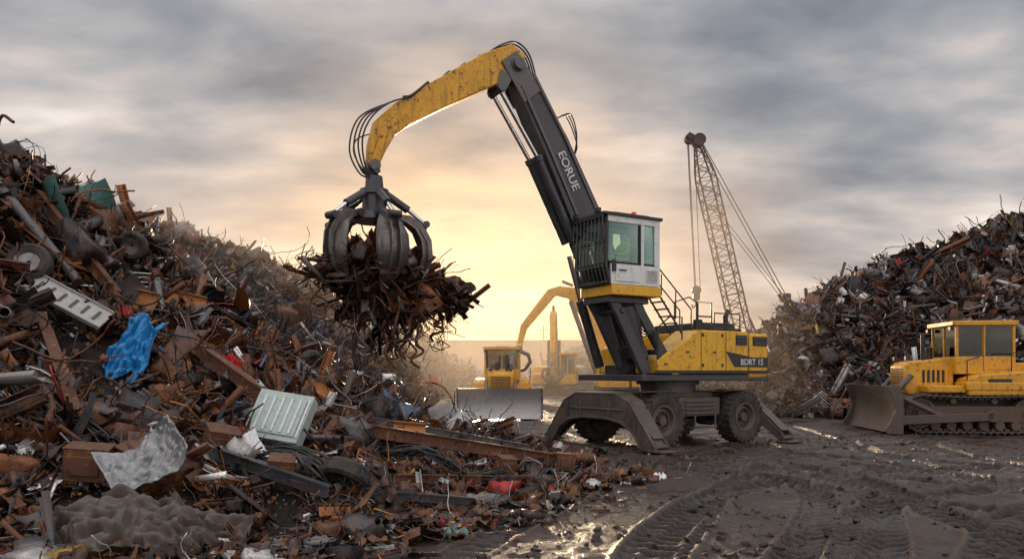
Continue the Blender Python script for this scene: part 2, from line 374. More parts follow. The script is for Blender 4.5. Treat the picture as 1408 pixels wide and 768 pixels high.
def scatter(name, P, N, size, jitter=.8, seed=0, kw=None, pal=None, mat=None, parent=None, dark=1., align=None):
    rs = np.random.RandomState(seed); n = len(P)
    protos_, w = [], []
    for k, lst in PR.items():
        ww = (kw or KW).get(k, 0)
        if ww:
            for q in lst: protos_.append(q); w.append(ww / len(lst))
    w = np.array(w); w /= w.sum(); pick = rs.choice(len(protos_), n, p=w)
    pl = pal or PAL; pc = np.array([p[0] for p in pl]); pa = np.array([p[1] for p in pl]); pw = np.array([p[2] for p in pl], float); pw /= pw.sum()
    ci = rs.choice(len(pl), n, p=pw); cols = pc[ci] * rs.uniform(.6, 1.3, (n, 1)) * dark; al = pa[ci]
    nz = N + jitter * rs.normal(size=(n, 3)); nz /= np.linalg.norm(nz, axis=1)[:, None]
    t = rs.normal(size=(n, 3))
    if align is not None: t = align + .35 * t
    t -= (t * nz).sum(1)[:, None] * nz; t /= np.linalg.norm(t, axis=1)[:, None]
    bt = np.cross(nz, t); M = np.stack([t, bt, nz], -1) * size[:, None, None]
    V, C, LI, LT = [], [], [], []; off = 0
    for pi, (pv, pf) in enumerate(protos_):
        idx = np.where(pick == pi)[0]
        if not len(idx): continue
        k = len(idx); vv = np.einsum('kij,vj->kvi', M[idx], pv) + P[idx][:, None, :]
        V.append(vv.reshape(-1, 3)); nv = len(pv)
        cc = np.concatenate([cols[idx], al[idx][:, None]], 1); C.append(np.repeat(cc, nv, 0))
        fl = np.concatenate([np.array(f) for f in pf]); ft = np.array([len(f) for f in pf])
        LI.append((fl[None] + (off + np.arange(k) * nv)[:, None]).ravel()); LT.append(np.tile(ft, k)); off += k * nv
    V = np.concatenate(V).astype(np.float32); C = np.concatenate(C).astype(np.float32); LI = np.concatenate(LI).astype(np.int32); LT = np.concatenate(LT).astype(np.int32)
    me = bpy.data.meshes.new(name); me.vertices.add(len(V)); me.vertices.foreach_set('co', V.ravel())
    me.loops.add(len(LI)); me.loops.foreach_set('vertex_index', LI)
    me.polygons.add(len(LT)); me.polygons.foreach_set('loop_start', np.concatenate([[0], np.cumsum(LT)[:-1]]).astype(np.int32))
    me.update(calc_edges=True)
    a = me.color_attributes.new('Col', 'FLOAT_COLOR', 'POINT'); a.data.foreach_set('color', C.ravel())
    ob = bpy.data.objects.new(name, me); scene.collection.objects.link(ob); me.materials.append(mat or SCRAP)
    if parent: ob.parent = parent
    return ob

# clods of mud thrown up by the tyres
rs = np.random.RandomState(77); n = 5200
cx_ = rs.uniform(-1.5, 13.5, n); cy_ = 5.5 + 17 * rs.rand(n) ** 1.5
ix = np.clip(np.searchsorted(xs, cx_), 0, len(xs) - 1); iy = np.clip(np.searchsorted(ys, cy_), 0, len(ys) - 1)
keep = (GR[iy, ix] < .25) & (vn(cx_ * 1.1, cy_ * 1.1, 4) > .38)
P = np.stack([cx_, cy_, GH[iy, ix]], -1)[keep]; n = len(P)
scatter('mud_clods', P, np.tile([0, 0, 1.], (n, 1)), .018 + .075 * rs.rand(n) ** 2.5, .4, 5, kw={'box': 1}, mat=MUD)

def normals(Hf, x, y, e=.25):
    gx = (Hf(x + e, y) - Hf(x - e, y)) / (2 * e); gy = (Hf(x, y + e) - Hf(x, y - e)) / (2 * e)
    n = np.stack([-gx, -gy, np.ones_like(gx)], -1); return n / np.linalg.norm(n, axis=1)[:, None]
def sample(Hf, x0, x1, y0, y1, n, seed, hmin=.04, dens=None):
    rs = np.random.RandomState(seed); X = []; Y = []; tot = 0
    while tot < n:
        x = rs.uniform(x0, x1, n * 2); y = rs.uniform(y0, y1, n * 2); k = Hf(x, y) > hmin
        if dens is not None: k &= dens(x, y)
        X.append(x[k]); Y.append(y[k]); tot += k.sum()
    return np.concatenate(X)[:n], np.concatenate(Y)[:n]

# near heap
def Hn(x, y):
    Zr = np.interp(x, [-14, -9.4, -8.6, -7.9, -7.1, -5.9, -4.8, -3.5, -2.3, -.9, 0, 1.0, 1.9], [6.0, 5.5, 5.15, 4.75, 3.75, 2.85, 2.2, 1.6, 1.0, .62, .38, .2, 0])
    yf = np.interp(x, [-14, -6, -4.5, -2.75, -1.3, 1.5, 1.9], [6.0, 6.6, 6.9, 7.4, 8.9, 13.1, 14.4])
    yr = np.interp(x, [-12, -9.3, -8.2, -6, -3, 1.9], [13.5, 13.8, 15.4, 15.6, 14.8, 14.6])
    t = (y - yf) / (yr - yf); tb = (y - yr) / (Zr * 1.15 + .4)
    f = np.where(y < yr, np.sign(t) * np.abs(np.clip(t, -.3, 1)) ** .9, 1 - tb)
    h = Zr * f
    amp = np.clip(h, 0, 2.2) / 2.2
    return h + amp * (fbm(x * .55, y * .55, 21, 3) * 1.2 + fbm(x * 2, y * 2, 4, 2) * .5)
HERO_XY = [(-6.1, 11.9, .55), (-7.3, 12.2, .65), (-3.35, 10.7, .5), (-4.75, 12.4, .4), (-4.05, 8.35, .6), (-3.7, 7.5, .8), (-4.95, 8.65, .4), (-4.5, 8.9, .3), (-7.4, 14.4, .35), (-1.84, 12.8, .45), (-2.9, 9.3, .3)]
hp = empty('scrap_metal_heap')
g = grid_mesh('heap_core', np.arange(-14, 2.2, .12), np.arange(5.5, 26, .14), lambda X, Y: Hn(X, Y) - .14, FINES); g.parent = hp
def nearset(n, seed, smin, smax, lift, jit, clear=True, low=False, **k):
    def dens(a, b):
        ok = (a > -.74 * b - 1) & (b < 17.4)
        if low: ok &= Hn(a, b) < .9
        if clear:
            for hx, hy, r in HERO_XY:
                L = math.hypot(hx, hy); ux, uy = -hx / L, -hy / L
                q = np.clip((a - hx) * ux + (b - hy) * uy, 0, 1.1)
                ok &= ((a - hx - ux * q) ** 2 + (b - hy - uy * q) ** 2) > (r * .85) ** 2
        return ok
    x, y = sample(Hn, -13, 1.9, 6, 19, n, seed, .03, dens)
    rs = np.random.RandomState(seed + 1); s = smin * (smax / smin) ** (rs.rand(n) ** 1.4)
    z = Hn(x, y); N = normals(Hn, x, y)
    if not low: s = s * np.clip(z / 1.3 + .28, .3, 1)
    P = np.stack([x, y, z], -1) + N * (rs.uniform(-.6, 1, n) * lift * s)[:, None]
    return scatter('scrap_pieces', P, N, s, jit, seed, parent=hp, **k)
nearset(12000, 31, .14, .6, .25, .9)
nearset(1200, 33, .45, .95, .2, .7)
nearset(4200, 35, .4, 1.1, .25, .9, kw={'rod': 13, 'coil': 7, 'strip': 10, 'angle': 8, 'pipe': 4})
nearset(330, 37, .8, 1.35, .16, .4, kw={'beam': 10, 'pipe': 5, 'sheet': 1.5, 'crumple': 1, 'panel': 3, 'box': 1, 'barrel': .5, 'angle': 8, 'grille': 2})
nearset(9000, 39, .05, .2, .6, 1., clear=False, kw={'sheet': 10, 'box': 8, 'strip': 9, 'crumple': 8, 'rod': 8})
nearset(1900, 43, .16, .6, .2, .4, low=True, kw={'sheet': 8, 'strip': 10, 'panel': 5, 'angle': 9, 'rod': 9, 'coil': 5, 'crumple': 5, 'pipe': 4, 'beam': 5})
# thin scatter of debris on the ground at the toe
rs = np.random.RandomState(3); n = 1800
t = rs.rand(n); ex = np.interp(t, [0, .3, .45, 1], [-5.5, -2.75, -1.3, 1.9]); ey = np.interp(t, [0, .3, .45, 1], [6.7, 7.4, 8.9, 13.7])
dd = np.abs(rs.normal(0, .65, n)); P = np.stack([ex + dd * .75, ey - dd * .7, np.full(n, .025)], -1)
scatter('loose_scrap', P, np.tile([0, 0, 1.], (n, 1)), rs.uniform(.06, .55, n) * np.exp(-dd * .6), .2, 4, parent=hp, kw={'sheet': 8, 'strip': 9, 'box': 2, 'crumple': 5, 'rod': 6, 'angle': 6, 'beam': 3, 'panel': 2, 'coil': 2})

# cone-union heaps
def make_heap(name, ridge, slope, n, smin, smax, seed, amp=1.2, cell=.35, ymax_pad=3., dark=1., rods=.3, pal=None):
    Rg = []
    for a, b_ in zip(ridge[:-1], ridge[1:]):
        a = np.array(a, float); b_ = np.array(b_, float); k = max(2, int(np.linalg.norm(b_ - a) / .6))
        for i in range(k): Rg.append(a + (b_ - a) * i / k)
    Rg.append(np.array(ridge[-1], float)); Rg = np.array(Rg)
    def H(x, y):
        h = np.full(np.shape(x), -9.)
        for p in Rg: h = np.maximum(h, p[2] - slope * np.sqrt((x - p[0]) ** 2 + (y - p[1]) ** 2 + .3))
        return h + np.clip(h, 0, 2) / 2 * (fbm(x * .33, y * .33, seed, 3) * amp * 1.3 + fbm(x * 1.1, y * 1.1, seed + 3, 2) * amp * .6)
    e = empty(name); zm = Rg[:, 2] / slope
    x0, x1 = (Rg[:, 0] - zm).min() - .5, (Rg[:, 0] + zm).max() + .5; y0, y1 = (Rg[:, 1] - zm).min() - .5, (Rg[:, 1] + zm).max() + .5
    g = grid_mesh('heap_core', np.arange(x0, x1, cell), np.arange(y0, y1, cell), lambda X, Y: H(X, Y) - .25, FINES); g.parent = e
    yl = Rg[:, 1].max() + ymax_pad
    for q, (nn, kw_) in enumerate(((int(n * (1 - rods)), None), (int(n * rods), {'rod': 14, 'coil': 4, 'strip': 10, 'angle': 8, 'pipe': 3, 'beam': 3}))):
        x, y = sample(H, x0, x1, y0, min(y1, yl), nn, seed + q, .05, lambda a, b: np.abs(a) < .8 * b + 1)
        rs = np.random.RandomState(seed + 7 + q); s = smin * (smax / smin) ** (rs.rand(nn) ** 1.6) * (1 + .4 * q)
        N = normals(H, x, y); P = np.stack([x, y, H(x, y)], -1) + N * (rs.uniform(-.5, 1, nn) * .25 * s)[:, None]
        scatter('scrap_pieces', P, N, s, .8, seed + q, parent=e, kw=kw_, dark=dark, pal=pal)
    return H
make_heap('scrap_metal_heap', [(-17, 33, 9.0), (-14.3, 33, 8.5), (-11.8, 33, 7.9), (-10.6, 33, 7.2), (-9.4, 33, 5.8), (-7.9, 33, 4.5), (-5.9, 33, 2.9), (-3.6, 33, 1.1)], .95, 10000, .25, 1.15, 51)
make_heap('scrap_metal_heap', [(-20, 62, 7.5), (-13.2, 60, 6.3), (-10.3, 60, 5.9), (-7.9, 60, 4.9), (-5.8, 60, 3.3), (-4, 60, 1.4)], .7, 5000, .35, 1.4, 61, cell=.6, pal=PALG)
make_heap('scrap_metal_heap', [(4.2, 62, 3.2), (7, 62, 4.2), (10, 62, 4.6), (16, 62, 5)], .7, 2500, .35, 1.4, 71, cell=.6, pal=PALG)
make_heap('scrap_metal_heap', [(12.9, 36, 2.0), (13.7, 36, 3.2), (14.4, 36, 4.6), (15.8, 36, 6.2), (18.3, 36, 7.3), (20.4, 36, 8.1), (22.5, 36, 9.0), (24.9, 36, 9.8), (29, 37, 10.4)], .82, 18000, .2, 1.0, 81, amp=1.3, pal=PALG)

# ------------------------------------------------------------------ hero scrap pieces on the near heap
def hz(x, y): return float(Hn(np.array([x]), np.array([y]))[0])
def cloth(name, x, y, sx, sy, mat, rot, amp=.12, seed=0, n=36, lift=.1, curl=0.):
    mb = MB(); vs = []
    e = Euler(rot).to_matrix(); z0 = hz(x, y) + lift
    u, v = np.meshgrid(np.linspace(-.5, .5, n), np.linspace(-.5, .5, n), indexing='ij')
    wu = u + .12 * fbm(u * 3, v * 3, seed + 2, 2); wv = v + .12 * fbm(u * 3, v * 3, seed + 4, 2)
    d = -np.abs(fbm(wu * 5 + seed, wv * 3.4, seed, 3)) * amp * 5 - np.abs(fbm(wu * 12, wv * 7 + seed, seed + 6, 2)) * amp * 2.4 + amp * .6
    for i in range(n):
        for j in range(n):
            uu, vv = u[i, j], v[i, j]; edge = 1 + .2 * math.sin(7 * vv + seed) * abs(uu) * 2
            X = uu * sx * edge; Z = d[i, j]
            if curl: Z += (1 - math.cos(uu * curl)) * sx / curl; X = math.sin(uu * curl) * sx / curl
            vs.append(e @ Vector((X, vv * sy * (1 + .16 * math.sin(9 * uu + seed)), Z)) + Vector((x, y, z0)))
    mb.add(vs, [(i * n + j, (i + 1) * n + j, (i + 1) * n + j + 1, i * n + j + 1) for i in range(n - 1) for j in range(n - 1)])
    ob = mb.obj(name, mat, None, 0, 50); md = ob.modifiers.new('thick', 'SOLIDIFY'); md.thickness = .012
    return ob
def simple(name, col, rough=.5, metal=0., var=.5):
    return painted(name, col, rough, metal, dirt=tuple(c * .45 for c in col), dirt_amt=.7, scale=3, rust_amt=.35)
BLUE = simple('blue_tarp_plastic', (.025, .27, .62), .3)
cloth('blue_tarp', -6.05, 11.8, .55, 1.1, BLUE, (1.15, .35, .1), .11, 3, lift=.38)
cloth('red_cloth', -4.7, 12.3, .4, .55, simple('red_cloth_fabric', (.60, .03, .03), .6), (1.0, .3, .5), .08, 8, lift=.36)
cloth('crumpled_canvas', -3.75, 7.35, 2.2, .85, simple('canvas_fabric', (.12, .092, .07), .4), (.5, .05, .08), .19, 9, n=110, lift=.26, curl=-1.0)
cloth('crumpled_car_hood', -4.1, 8.35, 1.0, .62, simple('silver_paint', (.34, .34, .335), .25, .6), (.8, -.55, .45), .05, 12, n=40, lift=.40, curl=1.9)
cloth('sheet_metal_offcut', -2.0, 7.6, 1.1, .3, DARKL, (.2, .1, .25), .06, 15, lift=.12)
def hero(name, loc, rot):
    e = empty(name, loc); e.rotation_euler = rot; return e
# discarded refrigerator
e = hero('discarded_refrigerator', (-3.3, 10.55, hz(-3.3, 10.6) + .36), (1.0, .15, -.15))
FR = simple('enamel_white_green', (.50, .60, .54), .3)
mb = MB(); mb.box((0, 0, 0), (.82, .76, .22)).box((0, 0, .125), (.68, .6, .02)); mb.obj('cabinet', FR, e, .02)
mb = MB()
for i in range(5): mb.box((-.26 + .13 * i, 0, .145), (.035, .54, .02))
mb.box((.375, 0, .12), (.03, .6, .03)); mb.obj('ribs', WHITE, e, .005)
# appliance panel
e = hero('appliance_panel', (-7.2, 12.0, hz(-7.2, 12.0) + .42), (.8, .5, .1))
mb = MB(); mb.box((0, 0, 0), (1.35, .42, .05)).box((0, .2, .04), (1.35, .02, .06)).box((0, -.2, .04), (1.35, .02, .06)); mb.obj('panel', simple('dirty_white_panel', (.52, .50, .45), .4), e, .01)
mb = MB()
for i in range(6): mb.box((-.5 + .2 * i, 0, .03), (.05, .2, .012))
mb.obj('slots', DARK, e)
for k, (x, y, sc, r) in enumerate([(-4.95, 8.65, .38, (.1, .1, .3)), (-4.5, 8.9, .3, (.2, -.3, .9)), (-2.9, 9.3, .26, (.3, .1, .2)), (-.1, 12.0, .24, (.2, .1, .5)), (.9, 12.9, .28, (0, .1, .3)), (-3.9, 9.9, .34, (.3, .2, .6))]):
    e = hero('rusty_steel_box', (x, y, hz(x, y) + .18), r)
    mb = MB(); mb.box((0, 0, 0), (sc * 1.2, sc, sc)); mb.box((0, 0, sc * .52), (sc * 1.26, sc * 1.06, .025)); mb.box((0, -sc * .52, 0), (sc * .8, .03, sc * .6)); mb.obj('casing', RUST, e, .012)
ORUST = painted('orange_rust_plate', (.42, .16, .04), .7, dirt=(.14, .06, .03), dirt_amt=.6, rust_amt=.6, scale=3)
def ibeam(x0, y0, z0, x1, y1, z1, h=.2, mat_=RUST, name='steel_i_beam'):
    a = Vector((x0, y0, z0)); b_ = Vector((x1, y1, z1)); L = (b_ - a).length
    e = empty(name, (a + b_) / 2); e.rotation_euler = (b_ - a).to_track_quat('X', 'Z').to_euler()
    mb = MB(); mb.box((0, 0, h / 2), (L, h * .8, .018)).box((0, 0, -h / 2), (L, h * .8, .018)).box((0, 0, 0), (L, .016, h - .018)); mb.obj('section', mat_, e)
def ib2(x0, y0, d0, x1, y1, d1, h, mt=RUST): ibeam(x0, y0, hz(x0, y0) + d0, x1, y1, max(.1, hz(x1, y1)) + d1, h, mt)
ib2(-2.6, 11.6, .25, .8, 12.9, .18, .18)
ib2(-2.9, 12.6, .3, .3, 13.5, .2, .14, DARKL)
ib2(-5.3, 12.4, .4, -3.6, 11.4, .3, .18)
ib2(-7.4, 11.6, .3, -5.8, 9.8, .25, .2)
ib2(-3.9, 9.3, .2, -2.2, 8.9, .2, .13, DARK)
ib2(-8.6, 13.4, .3, -6.9, 12.9, .3, .16)
ib2(-5.0, 14.2, .3, -3.2, 13.0, .2, .2)
ib2(-1.6, 10.2, .12, .3, 11.4, .06, .1, RUST)
ib2(-1.9, 9.3, .12, -.5, 9.6, .03, .09, DARK)
for p in [(-1.75, 12.6, .55, (.75, .1, .2)), (-6.3, 14.2, .75, (.9, .2, .4)), (-4.9, 14.2, .6, (.8, -.2, -.3)), (-6.6, 13.2, .6, (1.1, .2, -.3))]:
    e = hero('rusty_plate', (p[0], p[1], hz(p[0], p[1]) + .25), p[3]); mb = MB(); mb.box((0, 0, 0), (p[2], p[2] * .75, .02)).box((0, p[2] * .36, .04), (p[2], .02, .08)); mb.obj('plate', ORUST, e, .004)
# pipes
def pipe(pts, r, mat_):
    mb = MB(); mb.tube(spline([(x, y, hz(x, y) + z) for x, y, z in pts], 5), r, 14); mb.obj('steel_pipe', mat_)
pipe([(-8.9, 12.8, .4), (-7.4, 12.6, .4)], .085, DARKL)
pipe([(-6.6, 10.2, .3), (-6.1, 9.8, .3), (-5.9, 9.4, .2)], .05, RUST)
pipe([(-.6, 12.4, .15), (1.5, 13.6, .2)], .09, RUST)
pipe([(-9.6, 13.7, .2), (-9.4, 13.6, .9), (-9.1, 13.5, 1.1)], .03, RUST)
pipe([(-8.2, 14.6, .2), (-8.0, 14.5, .7), (-7.8, 14.5, .75)], .025, RUST)
# discarded wheels
for x, y, r, rot in [(-7.35, 14.3, .28, (.3, .2, .3)), (-7.9, 12.1, .34, (-.4, .3, .1)), (-2.1, 9.4, .3, (1.1, .3, 0)), (-4.0, 14.6, .3, (.4, 0, 1))]:
    e = hero('discarded_wheel', (x, y, hz(x, y) + .3), rot)
    MB().lathe([(r * .6, -.09), (r * .85, -.11), (r, -.07), (r, .07), (r * .85, .11), (r * .6, .09)], (0, 0, 0), 28).obj('tyre', RUBBER, e)
    MB().lathe([(r * .1, -.03), (r * .5, -.05), (r * .6, -.09), (r * .6, .09), (r * .5, .0), (r * .1, .0)], (0, 0, 0), 24).obj('rim', WORN, e)
# bundles of black cable
for k, (x, y) in enumerate([(-6.6, 9.9), (-5.6, 9.5), (-2.6, 9.6), (-1.0, 11.2), (-7.2, 10.6)]):
    mb = MB(); rr = random.Random(k)
    for i in range(14):
        ox, oy = rr.uniform(-.2, .2), rr.uniform(-.15, .15)
        p = [(x + ox + q * .3, y + oy - q * .1, hz(x + ox + q * .3, y + oy - q * .1) + .2 + .1 * math.sin(q * 1.4 + k) + rr.uniform(-.05, .06)) for q in range(-3, 4)]
        mb.tube(spline(p, 5), .014, 6)
    mb.obj('black_cable_bundle', BLACK)

# ------------------------------------------------------------------ MATERIAL HANDLER
MH = empty('material_handler', (4.1, 19.5, 0), rad(210))
UC = empty('undercarriage', (0, 0, 0), rad(3), MH)
mb = MB(); mb.bb(-2.0, 2.0, -.48, .48, .72, 1.22); mb.bb(-.9, .9, -.72, .72, .9, 1.3); mb.bb(1.7, 2.15, -.8, .8, .75, 1.3); mb.bb(-2.15, -1.7, -.8, .8, .75, 1.3)
for sx in (-1.45, 1.45): mb.cyl((sx, -1, .66), (sx, 1, .66), .15); mb.cyl((sx, -.2, .66), (sx, .2, .66), .28)
mb.bb(-.7, .75, .74, 1.15, .72, 1.18); mb.bb(-.7, .75, -1.15, -.74, .72, 1.18)
for sx in (-1.45, 1.45):
    for sy in (-1, 1): mb.bb(sx - .55, sx + .55, sy * 1.03 - .22, sy * 1.03 + .22, 1.33, 1.36)
mb.obj('chassis', MUDST, UC, .015)
mb = MB()
for i in range(4): mb.bb(-.5 + .0, .55, 1.15, 1.2, .78 + i * .1, .81 + i * .1)
mb.bb(-.35, .4, 1.0, 1.35, .42, .45); mb.bb(-.35, -.32, 1.3, 1.34, .42, .75); mb.bb(.37, .4, 1.3, 1.34, .42, .75)
mb.obj('steps', DARKL, UC, .004)
def wheel(cx, cy, par, r=.66, w=.25):
    mb = MB(); mb.lathe([(r * .56, -w * .8), (r * .80, -w), (r * .93, -w * .95), (r * .97, -w * .75), (r * .97, w * .75), (r * .93, w * .95), (r * .80, w), (r * .56, w * .8)], (cx, cy, r), 48)
    n = 26
    for i in range(n):
        for sd in (-1, 1):
            t = 2 * math.pi * (i + (.5 if sd > 0 else 0)) / n
            mb.box((cx + math.cos(t) * r * .97, cy + sd * w * .5, r + math.sin(t) * r * .97), (.05, w * 1.0, .085), (0, -t, 0))
    mb.obj('tyre', RUBBER, par, .006)
    mb = MB(); sg = 1 if cy > 0 else -1
    mb.lathe([(.03, w * .2), (r * .30, w * .25), (r * .34, w * .62), (r * .44, w * .5), (r * .50, w * .85), (r * .57, w * .86), (r * .57, -w * .86), (r * .5, -w * .8), (.03, -w * .3)], (cx, cy, r), 36)
    if sg < 0:
        mb.v = [(x, 2 * cy - y, z) for x, y, z in mb.v]
    mb.cyl((cx, cy, r), (cx, cy + sg * w * .75, r), .13, .11, 20)
    for i in range(10):
        t = 2 * math.pi * i / 10; mb.cyl((cx + math.cos(t) * .19, cy + sg * w * .5, r + math.sin(t) * .19), (cx + math.cos(t) * .19, cy + sg * w * .72, r + math.sin(t) * .19), .018, n=6)
    mb.obj('wheel_rim', MUDST, par)
for cx in (-1.45, 1.45):
    for cy in (-1.13, 1.13): wheel(cx, cy, UC)
# front blade style outrigger and rear stabilisers
def outrigger(xc, par, name, arch):
    mb = MB()
    prof = [(-.75, 1.32), (.75, 1.32), (1.25, 1.12), (2.08, .16), (2.08, .03), (1.7, .03), (1.35, .42), (1.0, .60), (.45, .68), (-.45, .68), (-1.0, .60), (-1.35, .42), (-1.7, .03), (-2.08, .03), (-2.08, .16), (-1.25, 1.12)]
    if arch:
        mb.prismx(prof, xc - .05, xc + .05)
        top = [(-2.08, .16), (-1.25, 1.12), (-.75, 1.32), (.75, 1.32), (1.25, 1.12), (2.08, .16)]
        for a, b_ in zip(top[:-1], top[1:]):
            mb.add([(xc + .06, a[0], a[1]), (xc + .06, b_[0], b_[1]), (xc - .42, b_[0] * .97, b_[1] + .03), (xc - .42, a[0] * .97, a[1] + .03), (xc + .06, a[0], a[1] - .05), (xc + .06, b_[0], b_[1] - .05), (xc - .42, b_[0] * .97, b_[1] - .03), (xc - .42, a[0] * .97, a[1] - .03)],
                   [(0, 1, 2, 3), (7, 6, 5, 4), (0, 4, 5, 1), (2, 6, 7, 3), (0, 3, 7, 4), (1, 5, 6, 2)])
        for y in (-.55, .55, -1.1, 1.1): mb.bb(xc + .05, xc + .075, y - .05, y + .05, .72, 1.08)
        mb.bb(xc + .05, xc + .08, -1.0, 1.0, .9, .95)
        low = prof[5:13]
        for a, b_ in zip(low[:-1], low[1:]): mb.add([(xc + .051, a[0], a[1]), (xc + .10, a[0], a[1]), (xc + .10, b_[0], b_[1]), (xc + .051, b_[0], b_[1]), (xc + .051, a[0], a[1] + .06), (xc + .10, a[0], a[1] + .06), (xc + .10, b_[0], b_[1] + .06), (xc + .051, b_[0], b_[1] + .06)], [(0, 1, 2, 3), (4, 5, 6, 7), (0, 1, 5, 4), (2, 3, 7, 6), (1, 2, 6, 5), (0, 3, 7, 4)])
    for sy in (-1, 1):
        for dx in (-.17, .17):
            mb.add([(xc - .18 + dx - .02, sy * .7, 1.28), (xc - .18 + dx + .02, sy * .7, 1.28), (xc - .18 + dx + .02, sy * .7, .86), (xc - .18 + dx - .02, sy * .7, .86),
                    (xc - .18 + dx - .02, sy * 2.1, .2), (xc - .18 + dx + .02, sy * 2.1, .2), (xc - .18 + dx + .02, sy * 1.95, .06), (xc - .18 + dx - .02, sy * 1.95, .06)],
                   [(0, 1, 2, 3), (4, 5, 6, 7), (0, 1, 5, 4), (1, 2, 6, 5), (2, 3, 7, 6), (3, 0, 4, 7)])
        mb.box((xc - .18, sy * 2.08, .045), (.5, .42, .05)); mb.box((xc - .18, sy * 1.4, .78), (.32, 1.5, .03), (-sy * .66, 0, 0))
        mb.cyl((xc - .4, sy * 2.03, .14), (xc + .04, sy * 2.03, .14), .06)
    mb.obj(name, MUDST, par, .012)
    mb = MB()
    for sy in (-1, 1): mb.cyl((xc - .18, sy * .55, 1.25), (xc - .18, sy * 1.35, .72), .08)
    mb.obj(name + '_cylinders', DARKL, par)
outrigger(2.42, UC, 'front_outrigger', True)
outrigger(-2.05, UC, 'rear_outrigger', False)

# turntable, upper frame
mb = MB(); mb.cyl((0, 0, 1.28), (0, 0, 1.56), .72, n=40).cyl((0, 0, 1.5), (0, 0, 1.62), .82, n=40); mb.obj('slew_ring', DARKL, MH)
mb = MB(); mb.bb(-2.35, 1.95, -1.3, 1.3, 1.6, 1.76); mb.bb(.2, 1.75, -.42, .42, 1.76, 2.0); mb.obj('upper_deck', DARK, MH, .02)
mb = MB()
mb.prism([(-1.55, 1.78), (1.5, 1.78), (1.5, 2.1), (1.15, 2.3), (.55, 2.62), (.2, 2.86), (-1.55, 2.86)], .5, 1.33)
mb.prism([(-1.55, 1.78), (1.2, 1.78), (1.2, 2.45), (.2, 2.8), (-1.55, 2.8)], -1.33, -.5)
mb.bb(-1.55, -.1, -.49, .49, 1.9, 2.84)
mb.obj('body_panels', YEL, MH, .03)
mb = MB()  # counterweight
mb.add([(x, y, z) for z in (1.66, 2.82) for x, y in ((-1.58, -1.33), (-2.3, -1.3), (-2.62, -.95), (-2.7, 0), (-2.62, .95), (-2.3, 1.3), (-1.58, 1.33))],
       [(i, (i + 1) % 7, 7 + (i + 1) % 7, 7 + i) for i in range(7)] + [tuple(range(7)), tuple(range(7, 14))]); mb.obj('counterweight', YEL, MH, .05)
mb = MB()
for x in (-1.57, -.75, .1): mb.bb(x - .008, x + .008, 1.332, 1.337, 1.8, 2.84)
mb.bb(-2.25, -1.72, 1.322, 1.332, 2.5, 2.74); mb.bb(-1.5, -1.1, 1.331, 1.34, 2.5, 2.76)     # louvres backing
mb.prism([(-2.28, 1.95), (-1.05, 1.95), (-.75, 2.34), (-1.2, 2.28), (-1.7, 2.2), (-2.28, 2.2)], 1.331, 1.338)
mb.bb(-2.3, 1.6, 1.331, 1.342, 1.78, 1.86)
for x in (-.4, .5, 1.2): mb.bb(x, x + .1, 1.33, 1.36, 2.3 if x < .6 else 2.0, 2.33 if x < .6 else 2.03)
for x, z in ((-.65, 2.7), (-.65, 1.95), (.02, 2.7), (.02, 1.95)): mb.bb(x, x + .05, 1.33, 1.35, z, z + .08)
mb.obj('decals_and_seams', BLACK, MH)
mb = MB()
for i in range(6): mb.box((-1.985, 1.345, 2.53 + i * .035), (.5, .03, .012), (.5, 0, 0)); mb.box((-1.3, 1.352, 2.53 + i * .035), (.37, .03, .012), (.5, 0, 0))
mb.obj('louvres', DARKL, MH)
mb = MB(); mb.bb(-1.5, -.3, -.9, .9, 2.87, 3.06); mb.bb(-1.4, -.4, 1.0, 1.25, 2.87, 2.93)
for i in range(9): mb.bb(-1.45 + i * .13, -1.40 + i * .13, -.92, .92, 3.06, 3.09)
mb.cyl((-1.7, .4, 2.84), (-1.7, .4, 3.35), .07).cyl((-1.7, .4, 3.3), (-1.8, .4, 3.5), .06); mb.cyl((-.2, .9, 2.86), (-.2, .9, 3.15), .12)
mb.obj('engine_hood_grille', BLACK, MH, .01)
# handrails, ladder
mb = MB(); T = lambda p, r=.02: mb.tube(p, r, 8)
T([(1.45, 1.3, 1.8), (1.45, 1.3, 2.9), (1.1, 1.3, 3.15), (.7, 1.3, 3.15), (.7, 1.3, 2.6)])
T([(.2, 1.28, 2.86), (.2, 1.28, 3.55), (-.3, 1.28, 3.55), (-.3, 1.28, 2.86)]); T([(.2, 1.28, 3.2), (-.3, 1.28, 3.2)])
T([(-.4, 1.28, 2.86), (-.4, 1.28, 3.3), (-1.3, 1.28, 3.3), (-1.3, 1.28, 2.86)]); T([(-.85, 1.28, 2.86), (-.85, 1.28, 3.3)])
T([(.3, .6, 2.86), (.3, .6, 3.6), (-.2, .6, 3.75), (-.5, .6, 3.6), (-.5, .6, 2.86)])
for y in (.95, 1.35): T([(1.55, y, 3.75), (.75, y, 2.75)], .025); T([(1.62, y, 4.3), (1.5, y, 4.3), (.45, y, 3.35), (.45, y, 2.9)], .018)
for i in range(6):
    t = (i + .5) / 6; mb.box((1.55 - .8 * t, 1.15, 3.75 - t), (.14, .4, .025))
T([(1.4, 1.35, 4.15), (1.4, 1.35, 3.65)], .015); T([(.95, 1.35, 3.8), (.95, 1.35, 3.1)], .015)
mb.obj('handrails_and_ladder', DARK, MH)
